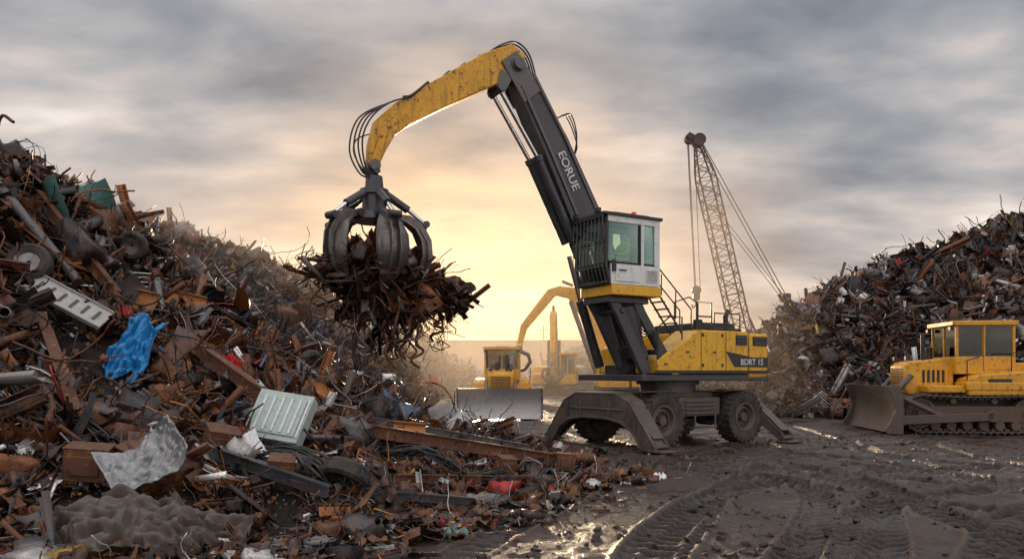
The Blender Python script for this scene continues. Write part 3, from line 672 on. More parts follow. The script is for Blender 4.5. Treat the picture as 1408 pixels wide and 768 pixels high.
# cab riser
mb = MB()
for y in (.42, 1.2):
    mb.beam([(2.85, 3.6), (2.55, 3.2), (1.75, 1.8)], [.22, .26, .3], .12, y); mb.beam([(2.1, 3.6), (1.9, 3.2), (1.05, 2.0)], [.2, .24, .26], .1, y)
mb.bb(1.75, 2.95, .34, 1.3, 3.42, 3.56); mb.box((1.75, .8, 2.3), (.14, .75, .3), (0, .3, 0)); mb.cyl((1.45, .3, 2.3), (1.45, 1.3, 2.3), .07); mb.cyl((2.5, .3, 3.25), (2.5, 1.3, 3.25), .07)
mb.cyl((1.35, .8, 2.0), (2.0, .8, 2.85), .1).obj('cab_riser', DARK, MH, .012)
MB().cyl((2.0, .8, 2.85), (2.45, .8, 3.4), .05).obj('riser_rod', CHROME, MH)
mb = MB()
for k in range(4): mb.tube(spline([(1.3 + .05 * k, 1.28, 2.0), (1.6, 1.32, 2.6 + .06 * k), (1.95, 1.3, 2.9 - .08 * k), (2.2, 1.3, 3.45)], 6), .018, 6)
mb.obj('riser_hoses', BLACK, MH)
MB().bb(1.55, 3.0, .28, 1.52, 3.57, 3.8).obj('cab_base', YEL, MH, .02)
# cab shell
x0, x1, y0, y1, z0, z1 = 1.58, 3.12, .28, 1.5, 3.81, 5.36
mb = MB()
for ya, yb in ((y1 - .06, y1), (y0, y0 + .06)):
    mb.bb(x0, x1 - .1, ya, yb, z0, 4.28); mb.bb(x0, x0 + .16, ya, yb, 4.28, 5.22); mb.bb(2.06, 2.15, ya, yb, 4.28, 5.22); mb.bb(x0, x1 - .02, ya, yb, 5.22, z1)
mb.bb(x0, x0 + .05, y0 + .06, y1 - .06, z0, 4.5); mb.bb(x0, x0 + .05, y0 + .06, y1 - .06, 5.2, z1); mb.bb(x0 - .1, x0 - .002, .5, 1.3, 3.85, 4.6)
mb.bb(1.66, 2.0, y1 + .002, y1 + .02, 3.9, 4.22); mb.bb(2.2, 2.9, y1 + .002, y1 + .018, 3.88, 4.22)
mb.obj('cab_shell', WHITE, MH, .018)
mb = MB(); mb.bb(x0 - .06, x1 + .12, y0 - .04, y1 + .04, z1 + .002, z1 + .07); mb.bb(x0 + .2, x1 - .3, y0 + .15, y1 - .15, z1 + .07, z1 + .13)
for y in (y0 + .035, y1 - .035):
    mb.beam([(x1 - .09, z0), (x1 + .02, 4.25), (x1 - .02, z1)], [.07, .07, .07], .065, y)
mb.bb(x1 - .12, x1 - .02, y0 + .07, y1 - .07, z0, z0 + .08); mb.bb(x1 - .02, x1 + .04, y0 + .07, y1 - .07, 4.25, 4.31); mb.bb(x1 - .08, x1, y0 + .07, y1 - .07, z1 - .1, z1)
mb.bb(2.15, 2.19, y1 - .05, y1 + .01, 4.29, 5.21); mb.bb(1.75, 2.05, y1 - .05, y1 + .006, 4.29, 4.33); mb.bb(2.19, 3.04, y1 - .05, y1 + .006, 4.29, 4.33); mb.bb(2.9, 3.0, y1 + .01, y1 + .05, 4.1, 4.35)
mb.obj('cab_frame', BLACK, MH, .008)
mb = MB()
for i in range(5): mb.bb(1.68, 1.98, y1 + .021, y1 + .026, 3.94 + i * .05, 3.955 + i * .05)
mb.bb(2.6, 2.8, y1 + .019, y1 + .04, 4.12, 4.15); mb.obj('cab_vents_and_handle', BLACK, MH)
mb = MB()
for yy in (y1 - .03, y0 + .03): mb.bb(1.74, 2.06, yy - .004, yy + .004, 4.33, 5.22); mb.bb(2.19, 3.08, yy - .004, yy + .004, 4.33, 5.22)
mb.add([(x1 + .01, y0 + .07, 4.31), (x1 + .01, y1 - .07, 4.31), (x1 - .03, y1 - .07, z1 - .1), (x1 - .03, y0 + .07, z1 - .1)], [(0, 1, 2, 3)])
mb.add([(x1 - .08, y0 + .07, z0 + .08), (x1 - .08, y1 - .07, z0 + .08), (x1 + .01, y1 - .07, 4.25), (x1 + .01, y0 + .07, 4.25)], [(0, 1, 2, 3)])
mb.bb(x0 + .02, x0 + .03, y0 + .07, y1 - .07, 4.5, 5.2)
mb.obj('cab_glass', GLASS, MH)
mb = MB()   # front guard grille
for i in range(9): y = y0 + .04 + i * (y1 - y0 - .08) / 8; mb.tube([(x1 - .0, y, z0 + .02), (x1 + .12, y, 4.2), (x1 + .10, y, z1 - .02)], .009, 6)
for z, x in ((z0 + .05, x1 + .0), (4.2, x1 + .12), (4.8, x1 + .11), (z1 - .02, x1 + .1)): mb.tube([(x, y0 + .02, z), (x, y1 - .02, z)], .016, 6)
mb.obj('window_guard', DARKL, MH)
mb = MB(); mb.bb(1.95, 2.4, .68, 1.12, 4.05, 4.2); mb.box((1.98, .9, 4.5), (.12, .44, .62), (0, -.15, 0)); mb.bb(2.05, 2.3, .75, 1.05, 3.82, 4.05); mb.bb(2.1, 2.5, .5, .6, 4.2, 4.4); mb.bb(2.1, 2.5, 1.2, 1.28, 4.2, 4.4)
mb.box((2.95, .9, 4.15), (.1, .9, .35)); mb.bb(1.7, 3.0, .35, 1.42, 3.812, 3.83); mb.obj('seat_and_console', BLACK, MH, .02)
mb = MB(); mb.cyl((2.2, 1.3, z1 + .07), (2.2, 1.3, z1 + .18), .07, .055).obj('beacon', BEACON, MH)
mb = MB()
for y in (.45, 1.3): mb.box((x1 + .12, y, z1 + .12), (.08, .16, .1))
mb.tube([(x1 + .05, y1, z1 - .1), (x1 + .3, y1 + .2, z1 - .1), (x1 + .3, y1 + .2, z1 - .3)], .012, 6); mb.box((x1 + .3, y1 + .2, z1 - .45), (.05, .16, .3)); mb.obj('work_lamps_and_mirror', BLACK, MH, .008)

# boom
bp = [(1.15, 2.0), (1.7, 3.3), (2.72, 5.45), (3.67, 7.22), (4.55, 8.6), (4.78, 8.95)]
mb = MB(); mb.beam(bp, [.55, .85, .92, .78, .55, .42], .5, 0, [.62, .56, .5, .46, .42, .42])
mb.obj('boom', DARK, MH, .02)
mb = MB()
for sy in (-1, 1):
    mb.beam([(1.75, 4.0 - .62), (2.95, 5.35), (3.87, 7.08), (4.62, 8.4)], [.07, .07, .07, .06], .02, sy * .268)
    mb.beam([(1.55, 3.75), (2.42, 5.62), (3.40, 7.35), (4.3, 8.72)], [.07, .07, .07, .06], .02, sy * .268)
    for (x, z) in ((4.72, 8.85), (1.2, 2.05), (3.05, 5.2)): mb.cyl((x, sy * .2, z), (x, sy * .36, z), .14, n=20)
    mb.beam([(4.3, 8.2), (4.95, 9.0)], [.62, .5], .035, sy * .24)
mb.obj('boom_stiffeners', DARKL, MH, .006)
mb = MB()
for sy in (-.17, .17):
    mb.cyl((3.12, sy, 4.95), (4.12, sy, 6.78), .105, n=20); mb.cyl((4.10, sy, 6.74), (4.16, sy, 6.86), .125, n=20); mb.cyl((5.10, sy, 8.16), (5.18, sy, 8.26), .1)
for sy in (-.42, .42): mb.cyl((1.9, sy * 1.0, 1.95), (2.5, sy, 3.6), .12, n=20)
mb.obj('hydraulic_cylinders', DARK, MH, .006)
mb = MB()
for sy in (-.17, .17): mb.cyl((4.12, sy, 6.78), (5.14, sy, 8.2), .05)
for sy in (-.42, .42): mb.cyl((2.5, sy, 3.6), (2.85, sy, 4.7), .06)
mb.obj('cylinder_rods', CHROME, MH)
# stick
sp_ = [(4.52, 9.0), (4.75, 9.05), (5.35, 8.66), (6.64, 7.84), (7.5, 7.26), (7.86, 6.92), (8.02, 6.5), (8.12, 6.1)]
mb = MB(); mb.beam(sp_, [.3, .55, .72, .58, .52, .48, .36, .22], .4, 0, [.4, .42, .42, .38, .34, .32, .28, .24]); mb.obj('stick', YELD, MH, .02)
mb = MB()
for sy in (-1, 1):
    mb.cyl((4.72, sy * .2, 8.85), (4.72, sy * .29, 8.85), .17, n=20); mb.cyl((5.14, sy * .19, 8.25), (5.14, sy * .28, 8.25), .1, n=16)
    mb.beam([(5.0, 8.6), (5.16, 8.2)], [.34, .24], .03, sy * .225); mb.cyl((8.1, sy * .1, 6.1), (8.1, sy * .2, 6.1), .12)
for t in (.2, .5, .8): mb.box((5.35 + 1.29 * t, .0, 9.04 - .86 * t), (.08, .3, .1))
mb.obj('stick_pins', DARKL, MH, .006)
mb = MB()
for sy in (-1, 1): mb.beam([(5.0, 8.52), (5.45, 8.26), (6.6, 7.56), (7.4, 7.04)], [.05, .05, .05, .05], .016, sy * .2); mb.beam([(7.35, 7.36), (7.88, 6.9), (8.1, 6.15)], [.10, .12, .18], .024, sy * .165)
mb.obj('stick_welded_strips', YELD, MH, .004)
mb = MB()
def hose(p, r=.018): mb.tube(spline(p, 7), r, 6)
for k in range(5):
    y = -.16 + .08 * k; q = .03 * k
    hose([(6.9, y, 8.0), (6.2, y, 8.42), (5.6, y, 8.82 + q * .4), (5.1, y, 9.13 + q), (4.7, y, 9.27 + q), (4.36, y, 9.1 + q * .6), (4.15, y, 8.6), (3.95, y, 8.15)], .02)
for k in range(3):
    hose([(3.5, .2 - .1 * k, 7.9), (3.25, .25 - .1 * k, 7.95), (3.05, .2, 7.5 - .1 * k), (3.1, .15, 7.0)], .016)
    hose([(3.95, -.1 + .1 * k, 8.15), (3.3, -.1 + .1 * k, 7.15), (2.6, -.1 + .1 * k, 5.95)], .018)
for k in range(4):
    q = .07 * k
    hose([(7.3, .2, 7.65), (7.8, .24, 7.42), (8.2 + q, .25 - q, 7.05), (8.38 + q, .2 - q, 6.6 - q), (8.3 + q * .5, .1, 6.1 - q), (8.15, .1, 5.85)], .018)
hose([(6.9, .15, 8.05), (7.3, .2, 7.68), (7.5, .2, 7.6)], .03)
hose([(8.0, -.3, 6.9), (8.35, -.3, 6.7), (8.45, -.1, 6.3), (8.1, -.1, 5.8)], .016)
mb.obj('hydraulic_hoses', BLACK, MH)
# grapple
GX0 = 8.06; GR_ = empty('grapple', (GX0, 0, 0), 0, MH)
mb = MB(); mb.bb(-.07, .17, -.09, .09, 5.85, 6.15); mb.cyl((0, 0, 5.6), (0, 0, 5.9), .2, .17, 24).cyl((0, 0, 5.5), (0, 0, 5.62), .3, n=28).cyl((0, 0, 5.1), (0, 0, 5.5), .26, .24, 24).cyl((0, 0, 4.95), (0, 0, 5.12), .46, .4, 28)
mb.cyl((0, -.2, 5.98), (0, .2, 5.98), .07); mb.obj('rotator_and_hub', DARK, GR_, .008)
tn = MB(); cy_ = MB(); br = MB(); rodm = MB()
for k in range(5):
    a = 2 * math.pi * k / 5 + .35
    c_, s_ = math.cos(a), math.sin(a)
    prof = [(.42, 5.05, .09), (.70, 4.98, .15), (.94, 4.82, .27), (1.09, 4.55, .35), (1.12, 4.25, .36), (1.04, 3.98, .30), (.86, 3.74, .20), (.62, 3.58, .11), (.42, 3.52, .03)]
    vs = []; W = 6
    for (r, z, w) in prof:
        for j in range(W):
            t = (j / (W - 1) - .5) * 2; rr_ = r - (1 - math.cos(t * .9)) * w * .9
            vs.append((c_ * rr_ - s_ * t * w, s_ * rr_ + c_ * t * w, z))
    m_ = len(prof)
    tn.add(vs, [(i * W + j, i * W + j + 1, (i + 1) * W + j + 1, (i + 1) * W + j) for i in range(m_ - 1) for j in range(W - 1)])
    rib = [(.45, 5.12), (.74, 5.1), (1.02, 4.92), (1.19, 4.6), (1.22, 4.25), (1.13, 3.94), (.93, 3.68)]
    inn = [(.45, 5.0), (.70, 4.96), (.94, 4.8), (1.09, 4.55), (1.12, 4.25), (1.04, 3.98), (.88, 3.74)]
    for off in (-.09, .09):
        vv = []
        for (r, z) in rib + inn[::-1]:
            for t in (off - .018, off + .018): vv.append((c_ * r - s_ * t, s_ * r + c_ * t, z))
        nn = len(rib) * 2
        fs = [(2 * i, 2 * ((i + 1) % nn), 2 * ((i + 1) % nn) + 1, 2 * i + 1) for i in range(nn)]
        L_ = len(rib)
        for i in range(L_ - 1):
            j = nn - 1 - i; fs.append((2 * i, 2 * (i + 1), 2 * (j - 1), 2 * j)); fs.append((2 * i + 1, 2 * (i + 1) + 1, 2 * (j - 1) + 1, 2 * j + 1))
        br.add(vv, fs)
    cy_.cyl((c_ * .22, s_ * .22, 5.55), (c_ * .72, s_ * .72, 5.22), .085, n=14); rodm.cyl((c_ * .72, s_ * .72, 5.22), (c_ * 1.06, s_ * 1.06, 4.95), .045, n=12)
    cy_.cyl((c_ * 1.08 - s_ * .13, s_ * 1.08 + c_ * .13, 4.93), (c_ * 1.08 + s_ * .13, s_ * 1.08 - c_ * .13, 4.93), .075, n=12)
    cy_.cyl((c_ * .45 - s_ * .16, s_ * .45 + c_ * .16, 5.06), (c_ * .45 + s_ * .16, s_ * .45 - c_ * .16, 5.06), .09, n=12)
TINE = painted('worn_tine_steel', (.20, .185, .175), .3, dirt=(.075, .05, .038), dirt_amt=.9, rust_amt=.8, metal=.6, scale=2.8)
ob = tn.obj('tines', TINE, GR_, 0, 50); md = ob.modifiers.new('t', 'SOLIDIFY'); md.thickness = .05
br.obj('tine_ribs', TINE, GR_, .008); cy_.obj('tine_cylinders', DARK, GR_); rodm.obj('tine_rods', CHROME, GR_)
# load of scrap held by the grapple
RP = [((.030, .018, .013), .7, 20), ((.085, .038, .018), .9, 14), ((.20, .075, .025), .8, 7), ((.014, .013, .014), .2, 20), ((.10, .095, .09), .35, 9), ((.30, .29, .27), .3, 2.5)]
def blob(n, c, r, seed, smin, smax, power=.45):
    rs = np.random.RandomState(seed); d = rs.normal(size=(n, 3)); d /= np.linalg.norm(d, axis=1)[:, None]
    q = rs.rand(n) ** power; P = np.array(c) + d * q[:, None] * np.array(r); s = smin * (smax / smin) ** (rs.rand(n) ** 1.2)
    return P, d, s
# local -x is towards the cab (right in the photograph)
for i, (n, c, r, s0, s1, kw_, al_) in enumerate([
    (400, (0.1, 0, 4.0), (1.0, 1.0, .5), .25, .8, {'rod': 7, 'strip': 8, 'sheet': 6, 'angle': 7, 'crumple': 5, 'beam': 4, 'pipe': 3, 'box': 3}, None),
    (280, (-.75, -.3, 3.68), (1.05, .6, .44), .3, .95, {'rod': 8, 'strip': 9, 'sheet': 5, 'angle': 8, 'crumple': 4, 'pipe': 4, 'beam': 4, 'panel': 2}, (-1, -.2, -.25)),
    (210, (-1.5, -.4, 3.5), (1.0, .5, .42), .3, .95, {'rod': 10, 'strip': 9, 'angle': 7, 'pipe': 4, 'sheet': 3, 'crumple': 3, 'beam': 3, 'coil': 3}, (-1, -.2, -.35)),
    (210, (-.2, 0, 3.15), (1.1, .7, .52), .25, .85, {'rod': 12, 'strip': 9, 'crumple': 3, 'angle': 5, 'sheet': 3, 'coil': 4, 'pipe': 2}, (-.2, 0, -1)),
    (100, (.95, .1, 3.9), (.65, .6, .36), .25, .85, {'rod': 10, 'strip': 8, 'angle': 5, 'coil': 3}, (1, .2, -.3)),
    (100, (-.5, -.1, 2.65), (1.3, .5, .42), .35, 1.0, {'rod': 12, 'strip': 6, 'coil': 3}, (0, 0, -1))]):
    P, N, s = blob(n, c, r, 90 + i, s0, s1)
    scatter('held_scrap', P, N, s, .9, 95 + i, kw=kw_, pal=RP, parent=GR_, align=None if al_ is None else np.array(al_, float))
mb = MB()
for (x, y, z, L) in ((.1, -.1, 3.1, 1.5), (.25, .2, 3.1, 1.0), (-.6, 0, 3.0, .9), (.7, .1, 3.5, 1.0), (-.2, .3, 3.0, 1.1), (-1.0, -.3, 3.2, 1.1), (.0, -.2, 3.0, 1.25), (-1.6, -.4, 3.4, .9), (1.2, .2, 3.7, .8), (-.9, .2, 3.1, 1.2), (.5, -.3, 3.2, 1.2), (-2.0, -.4, 3.4, .7)):
    p = [(x, y, z)]
    for k in range(7): p.append((x + random.uniform(-.17, .17), y + random.uniform(-.12, .12), z - L * (k + 1) / 7))
    mb.tube(spline(p, 4), random.choice([.016, .024, .032]), 5)
mb.obj('hanging_strands', RUST, GR_)
# lettering
def text(s, size, M4, mat_, parent, name, ex=.002):
    cu = bpy.data.curves.new(name, 'FONT'); cu.body = s; cu.size = size; cu.align_x = 'CENTER'; cu.align_y = 'CENTER'; cu.extrude = ex; cu.offset = size * .022
    ob = bpy.data.objects.new(name, cu); scene.collection.objects.link(ob); cu.materials.append(mat_); ob.parent = parent; ob.matrix_local = M4
text('EORUE', .31, Matrix(((-.47, -.883, 0, 3.33), (0, 0, 1, .262), (-.883, .47, 0, 6.6), (0, 0, 0, 1))), LETTER, MH, 'boom_lettering')
text('BDRT 15', .22, Matrix(((-1, 0, 0, -1.68), (0, 0, 1, 1.342), (0, 1, 0, 2.07), (0, 0, 0, 1))), LETTER, MH, 'body_lettering')

# ------------------------------------------------------------------ operator (seated in cab)
def operator():
    J = {'pel': (2.18, .9, 4.27, .15), 'sp': (2.12, .9, 4.5, .15), 'ch': (2.12, .9, 4.7, .165), 'nk': (2.14, .9, 4.84, .06), 'hd': (2.17, .9, 4.95, .085), 'ht': (2.17, .9, 5.05, .08),
         'sl': (2.13, 1.08, 4.74, .065), 'el': (2.28, 1.16, 4.5, .05), 'wl': (2.52, 1.1, 4.5, .035), 'gl': (2.6, 1.08, 4.5, .035),
         'sr': (2.13, .72, 4.74, .065), 'er': (2.28, .64, 4.5, .05), 'wr': (2.52, .7, 4.5, .035), 'gr': (2.6, .72, 4.5, .035),
         'hl': (2.28, 1.0, 4.26, .09), 'kl': (2.62, 1.02, 4.28, .065), 'al': (2.72, 1.02, 3.9, .045), 'tl': (2.86, 1.02, 3.86, .035),
         'hr': (2.28, .8, 4.26, .09), 'kr': (2.62, .78, 4.28, .065), 'ar': (2.72, .78, 3.9, .045), 'tr': (2.86, .78, 3.86, .035)}
    E = ['pel-sp', 'sp-ch', 'ch-nk', 'nk-hd', 'hd-ht', 'ch-sl', 'sl-el', 'el-wl', 'wl-gl', 'ch-sr', 'sr-er', 'er-wr', 'wr-gr', 'pel-hl', 'hl-kl', 'kl-al', 'al-tl', 'pel-hr', 'hr-kr', 'kr-ar', 'ar-tr']
    ks = list(J); me = bpy.data.meshes.new('machine_operator'); me.from_pydata([(J[k][0] + .12, J[k][1] + .1, J[k][2] + .04) for k in ks], [tuple(ks.index(q) for q in e.split('-')) for e in E], [])
    ob = bpy.data.objects.new('machine_operator', me); scene.collection.objects.link(ob)
    ob.modifiers.new('skin', 'SKIN'); ob.modifiers.new('sub', 'SUBSURF').levels = 2
    for i, k in enumerate(ks): me.skin_vertices[0].data[i].radius = (J[k][3],) * 2; me.skin_vertices[0].data[i].use_root = (k == 'pel')
    dg = bpy.context.evaluated_depsgraph_get(); nm = bpy.data.meshes.new_from_object(ob.evaluated_get(dg))
    ob.modifiers.clear(); ob.data = nm
    nm.materials.clear()
    for mm in (simple('hi_vis_vest', (.55, .85, .10), .6), simple('skin', (.60, .36, .26), .5), simple('dark_trousers', (.03, .035, .05), .8), simple('short_brown_hair', (.06, .035, .02), .8)): nm.materials.append(mm)
    for p in nm.polygons:
        c = p.center; p.use_smooth = True
        p.material_index = 0
        if c.z > 4.9: p.material_index = 3 if (c.z > 5.07 or c.x < 2.26) else 1
        elif c.x > 2.62 and c.z > 4.44: p.material_index = 1
        elif c.z < 4.4: p.material_index = 2
    ob.matrix_world = Matrix.Translation((4.1, 19.5, 0)) @ Matrix.Rotation(rad(210), 4, 'Z')
operator()

# ------------------------------------------------------------------ crawler track
TFR = painted('track_frame_rust', (.14, .085, .055), .6, dirt=(.08, .055, .04), rust_amt=.6)
def track(par, y, w, L, r, zc, name='track', sh=.17):
    mb = MB(); per = 2 * L + 2 * math.pi * r; n = int(per / sh)
    for i in range(n):
        s = per * i / n
        if s < L: x, z, a = -L / 2 + s, zc - r, 0
        elif s < L + math.pi * r: t = (s - L) / r; x, z, a = L / 2 + math.sin(t) * r, zc - math.cos(t) * r, t
        elif s < 2 * L + math.pi * r: x, z, a = L / 2 - (s - L - math.pi * r), zc + r, math.pi; z -= .05 * math.sin(math.pi * (s - L - math.pi * r) / L)
        else: t = (s - 2 * L - math.pi * r) / r; x, z, a = -L / 2 - math.sin(t) * r, zc + math.cos(t) * r, math.pi + t
        mb.box((x, y, z), (sh * .9, w, .035), (0, -a, 0)); mb.box((x + math.sin(a) * .035, y, z - math.cos(a) * .035), (.03, w, .05), (0, -a, 0)); mb.box((x - math.sin(a) * .05, y, z + math.cos(a) * .05), (sh * .7, .14, .07), (0, -a, 0))
    mb.obj(name + '_shoes', MUDST, par)
    mb = MB(); mb.bb(-L / 2 + .1, L / 2 - .1, y - .12, y + .12, zc - r * .45, zc + r * .4)
    for x, rr_ in ((-L / 2, r - .1), (L / 2, r - .1)):
        mb.lathe([(.04, -.07), (rr_ * .5, -.09), (rr_ * .55, -.05), (rr_ * .8, -.05), (rr_ * .85, -.1), (rr_, -.1), (rr_, .1), (rr_ * .85, .1), (rr_ * .8, .05), (rr_ * .55, .05), (rr_ * .5, .09), (.04, .07)], (x, y, zc), 28)
        mb.cyl((x, y - .2, zc), (x, y + .2, zc), .12)
        for k in range(8): t = k * math.pi / 4; mb.cyl((x + math.cos(t) * rr_ * .35, y - .12, zc + math.sin(t) * rr_ * .35), (x + math.cos(t) * rr_ * .35, y + .12, zc + math.sin(t) * rr_ * .35), .03, n=6)
    k = max(4, int(L / .42))
    for i in range(k): x = -L / 2 + .35 + (L - .7) * i / (k - 1); mb.cyl((x, y - .17, zc - r + .17), (x, y + .17, zc - r + .17), .12, n=16)
    for x in (-L * .18, L * .2): mb.cyl((x, y - .14, zc + r - .16), (x, y + .14, zc + r - .16), .08, n=12)
    mb.obj(name + '_frame', TFR, par)

def cab_box(par, x0, x1, y0, y1, zb, zw, zt, body, pre='cab'):
    mb = MB(); mb.bb(x0, x1, y0, y1, zb, zw); p = .075
    for (x, y) in ((x0, y0), (x1 - p, y0), (x0, y1 - p), (x1 - p, y1 - p), ((x0 + x1) / 2, y0), ((x0 + x1) / 2, y1 - p)): mb.bb(x, x + p, y, y + p, zw, zt)
    mb.bb(x0 - .06, x1 + .1, y0 - .05, y1 + .05, zt, zt + .13); mb.bb(x1 - p, x1, (y0 + y1) / 2 - .03, (y0 + y1) / 2 + .03, zw, zt); mb.obj(pre + '_body', body, par, .02)
    mb = MB(); q = .03
    mb.bb(x0 + p, x1 - p, y0 + q, y0 + q + .01, zw, zt).bb(x0 + p, x1 - p, y1 - q - .01, y1 - q, zw, zt).bb(x0 + q, x0 + q + .01, y0 + p, y1 - p, zw, zt).bb(x1 - q - .01, x1 - q, y0 + p, y1 - p, zw, zt)
    mb.obj(pre + '_glass', GLASSC, par)
    mb = MB(); mb.bb(x0 + .3, x0 + .75, (y0 + y1) / 2 - .22, (y0 + y1) / 2 + .22, zw, zw + .12); mb.bb(x0 + .25, x0 + .38, (y0 + y1) / 2 - .22, (y0 + y1) / 2 + .22, zw, zt - .25); mb.bb(x1 - .3, x1 - .15, y0 + .25, y1 - .25, zw, zw + .2)
    for y in (y0 - .006, y1 - .004): mb.bb(x0 + .12, (x0 + x1) / 2 - .04, y, y + .01, zb + .12, zb + .13); mb.bb((x0 + x1) / 2 + .05, (x0 + x1) / 2 + .06, y, y + .01, zb + .1, zt)
    mb.obj(pre + '_interior', BLACK, par)

BLADEM = painted('polished_blade_steel', (.50, .49, .47), .3, dirt=(.22, .17, .13), dirt_amt=.5, rust_amt=.5, metal=.4)
BLADED = painted('muddy_blade_steel', (.12, .095, .08), .45, dirt=(.10, .065, .045), dirt_amt=.8, rust_amt=.8, metal=.3)
def bulldozer(loc, rz, scale=1., bm=None, bx=-.45):
    e = empty('bulldozer', loc, rz, None, scale)
    for sy in (-1, 1): track(e, sy * 1.08, .55, 2.75, .50, .56, 'track')
    mb = MB(); mb.bb(-1.7, 1.7, -.55, .55, .55, 1.05); mb.bb(-1.9, -1.5, -.7, .7, .6, 1.4); mb.obj('main_frame', MUDST, e, .02)
    mb = MB()
    mb.prism([(.25, 1.05), (1.45, 1.05), (1.55, 1.2), (1.55, 1.85), (1.4, 1.98), (.25, 2.1)], -.55, .55)
    mb.bb(-1.75, .25, -1.3, -.58, 1.18, 1.42); mb.bb(-1.75, .25, .58, 1.3, 1.18, 1.42)
    mb.prism([(-1.9, 1.05), (.2, 1.05), (.2, 1.5), (-.1, 1.62), (-1.5, 1.72), (-1.9, 1.6)], -1.28, -.57); mb.prism([(-1.9, 1.05), (.2, 1.05), (.2, 1.5), (-.1, 1.62), (-1.5, 1.72), (-1.9, 1.6)], .57, 1.28)
    mb.bb(-1.95, -1.2, -.55, .55, 1.05, 1.95)
    mb.bb(.2, 1.2, .57, 1.2, 1.12, 1.32); mb.bb(.2, 1.2, -1.2, -.57, 1.12, 1.32)
    mb.obj('hood_and_fenders', YELB, e, .035)
    cab_box(e, -1.25, .3, -.78, .78, 1.63, 2.12, 2.98, YELB)
    mb = MB()
    for i in range(9): mb.bb(1.552, 1.57, -.42, .42, 1.24 + i * .065, 1.265 + i * .065)
    for sy in (-1, 1):
        for i in range(5): mb.bb(.5 + i * .13, .57 + i * .13, sy * .555 - .008, sy * .555 + .008, 1.4, 1.75)
        mb.box((.4, sy * .72, 2.9), (.1, .14, .1)); mb.box((1.45, sy * .42, 2.08), (.1, .14, .12)); mb.bb(-.9, -.3, sy * 1.285 - .006, sy * 1.285 + .006, 1.35, 1.5)
    mb.cyl((.95, .25, 2.0), (.95, .25, 2.75), .06).cyl((.6, -.2, 2.03), (.6, -.2, 2.4), .09); mb.tube([(.2, 1.2, 1.45), (.2, 1.2, 2.0), (-.1, 1.2, 2.1)], .018, 6); mb.tube([(-.9, 1.25, 1.7), (-.9, 1.25, 2.2), (-1.5, 1.25, 2.2), (-1.5, 1.25, 1.7)], .018, 6)
    mb.bb(-1.0, -.6, -.3, .3, 3.11, 3.16); mb.tube([(-.4, .6, 3.1), (-.4, .6, 3.4)], .01, 5)
    mb.obj('grilles_and_exhaust', BLACK, e, .006)
    arc = []
    for i in range(9):
        t = -.75 + 1.5 * i / 8; arc.append((bx + 2.62 + (1 - math.cos(t)) * .75, .68 + math.sin(t) * .92))
    poly = arc + [(x - .09, z) for x, z in arc[::-1]]
    mb = MB(); nn = len(poly); vs = [(x, y, z) for y in (-1.75, 1.75) for x, z in poly]; fs = [(i, (i + 1) % nn, nn + (i + 1) % nn, nn + i) for i in range(nn)]
    for i in range(8):
        j = nn - 1 - i
        for q in (0, nn): fs.append((q + i, q + i + 1, q + j - 1, q + j))
    mb.add(vs, fs); mb.obj('blade', bm or BLADEM, e, 0, 45)
    mb = MB(); S = lambda L_: [(x + bx, z) for x, z in L_]
    for sy in (-1, 1): mb.prism(S([(2.5, .02), (2.92, .02), (2.98, .12), (2.84, .35), (2.7, .68), (2.8, 1.05), (2.95, 1.32), (2.6, 1.35), (2.5, .9)]), sy * 1.76 - .03, sy * 1.76 + .03)
    mb.bb(bx + 2.42, bx + 2.56, -1.7, 1.7, .25, .4); mb.bb(bx + 2.42, bx + 2.56, -1.7, 1.7, .95, 1.08)
    for y in (-1.2, -.5, .5, 1.2): mb.bb(bx + 2.44, bx + 2.55, y - .03, y + .03, .2, 1.2)
    for sy in (-1, 1): mb.beam([(-.3, .5), (bx + 2.5, .38)], [.22, .24], .16, sy * 1.5); mb.cyl((1.0, sy * 1.5, .5), (bx + 2.45, sy * 1.45, 1.0), .07); mb.cyl((-.3, sy * 1.3, .5), (-.3, sy * 1.58, .5), .16)
    mb.obj('push_arms', BLADED, e, .015)
    mb = MB()
    for sy in (-1, 1): mb.cyl((1.4, sy * .62, 1.6), (1.75, sy * .6, 1.2), .08); mb.cyl((1.75, sy * .6, 1.2), (bx + 2.46, sy * .58, .75), .04)
    mb.obj('lift_cylinders', DARKL, e)
    return e
bulldozer((-.4, 30.3, 0), rad(-92), .92, BLADEM)
bulldozer((13.75, 23.0, 0), rad(173), 1.08, BLADED)

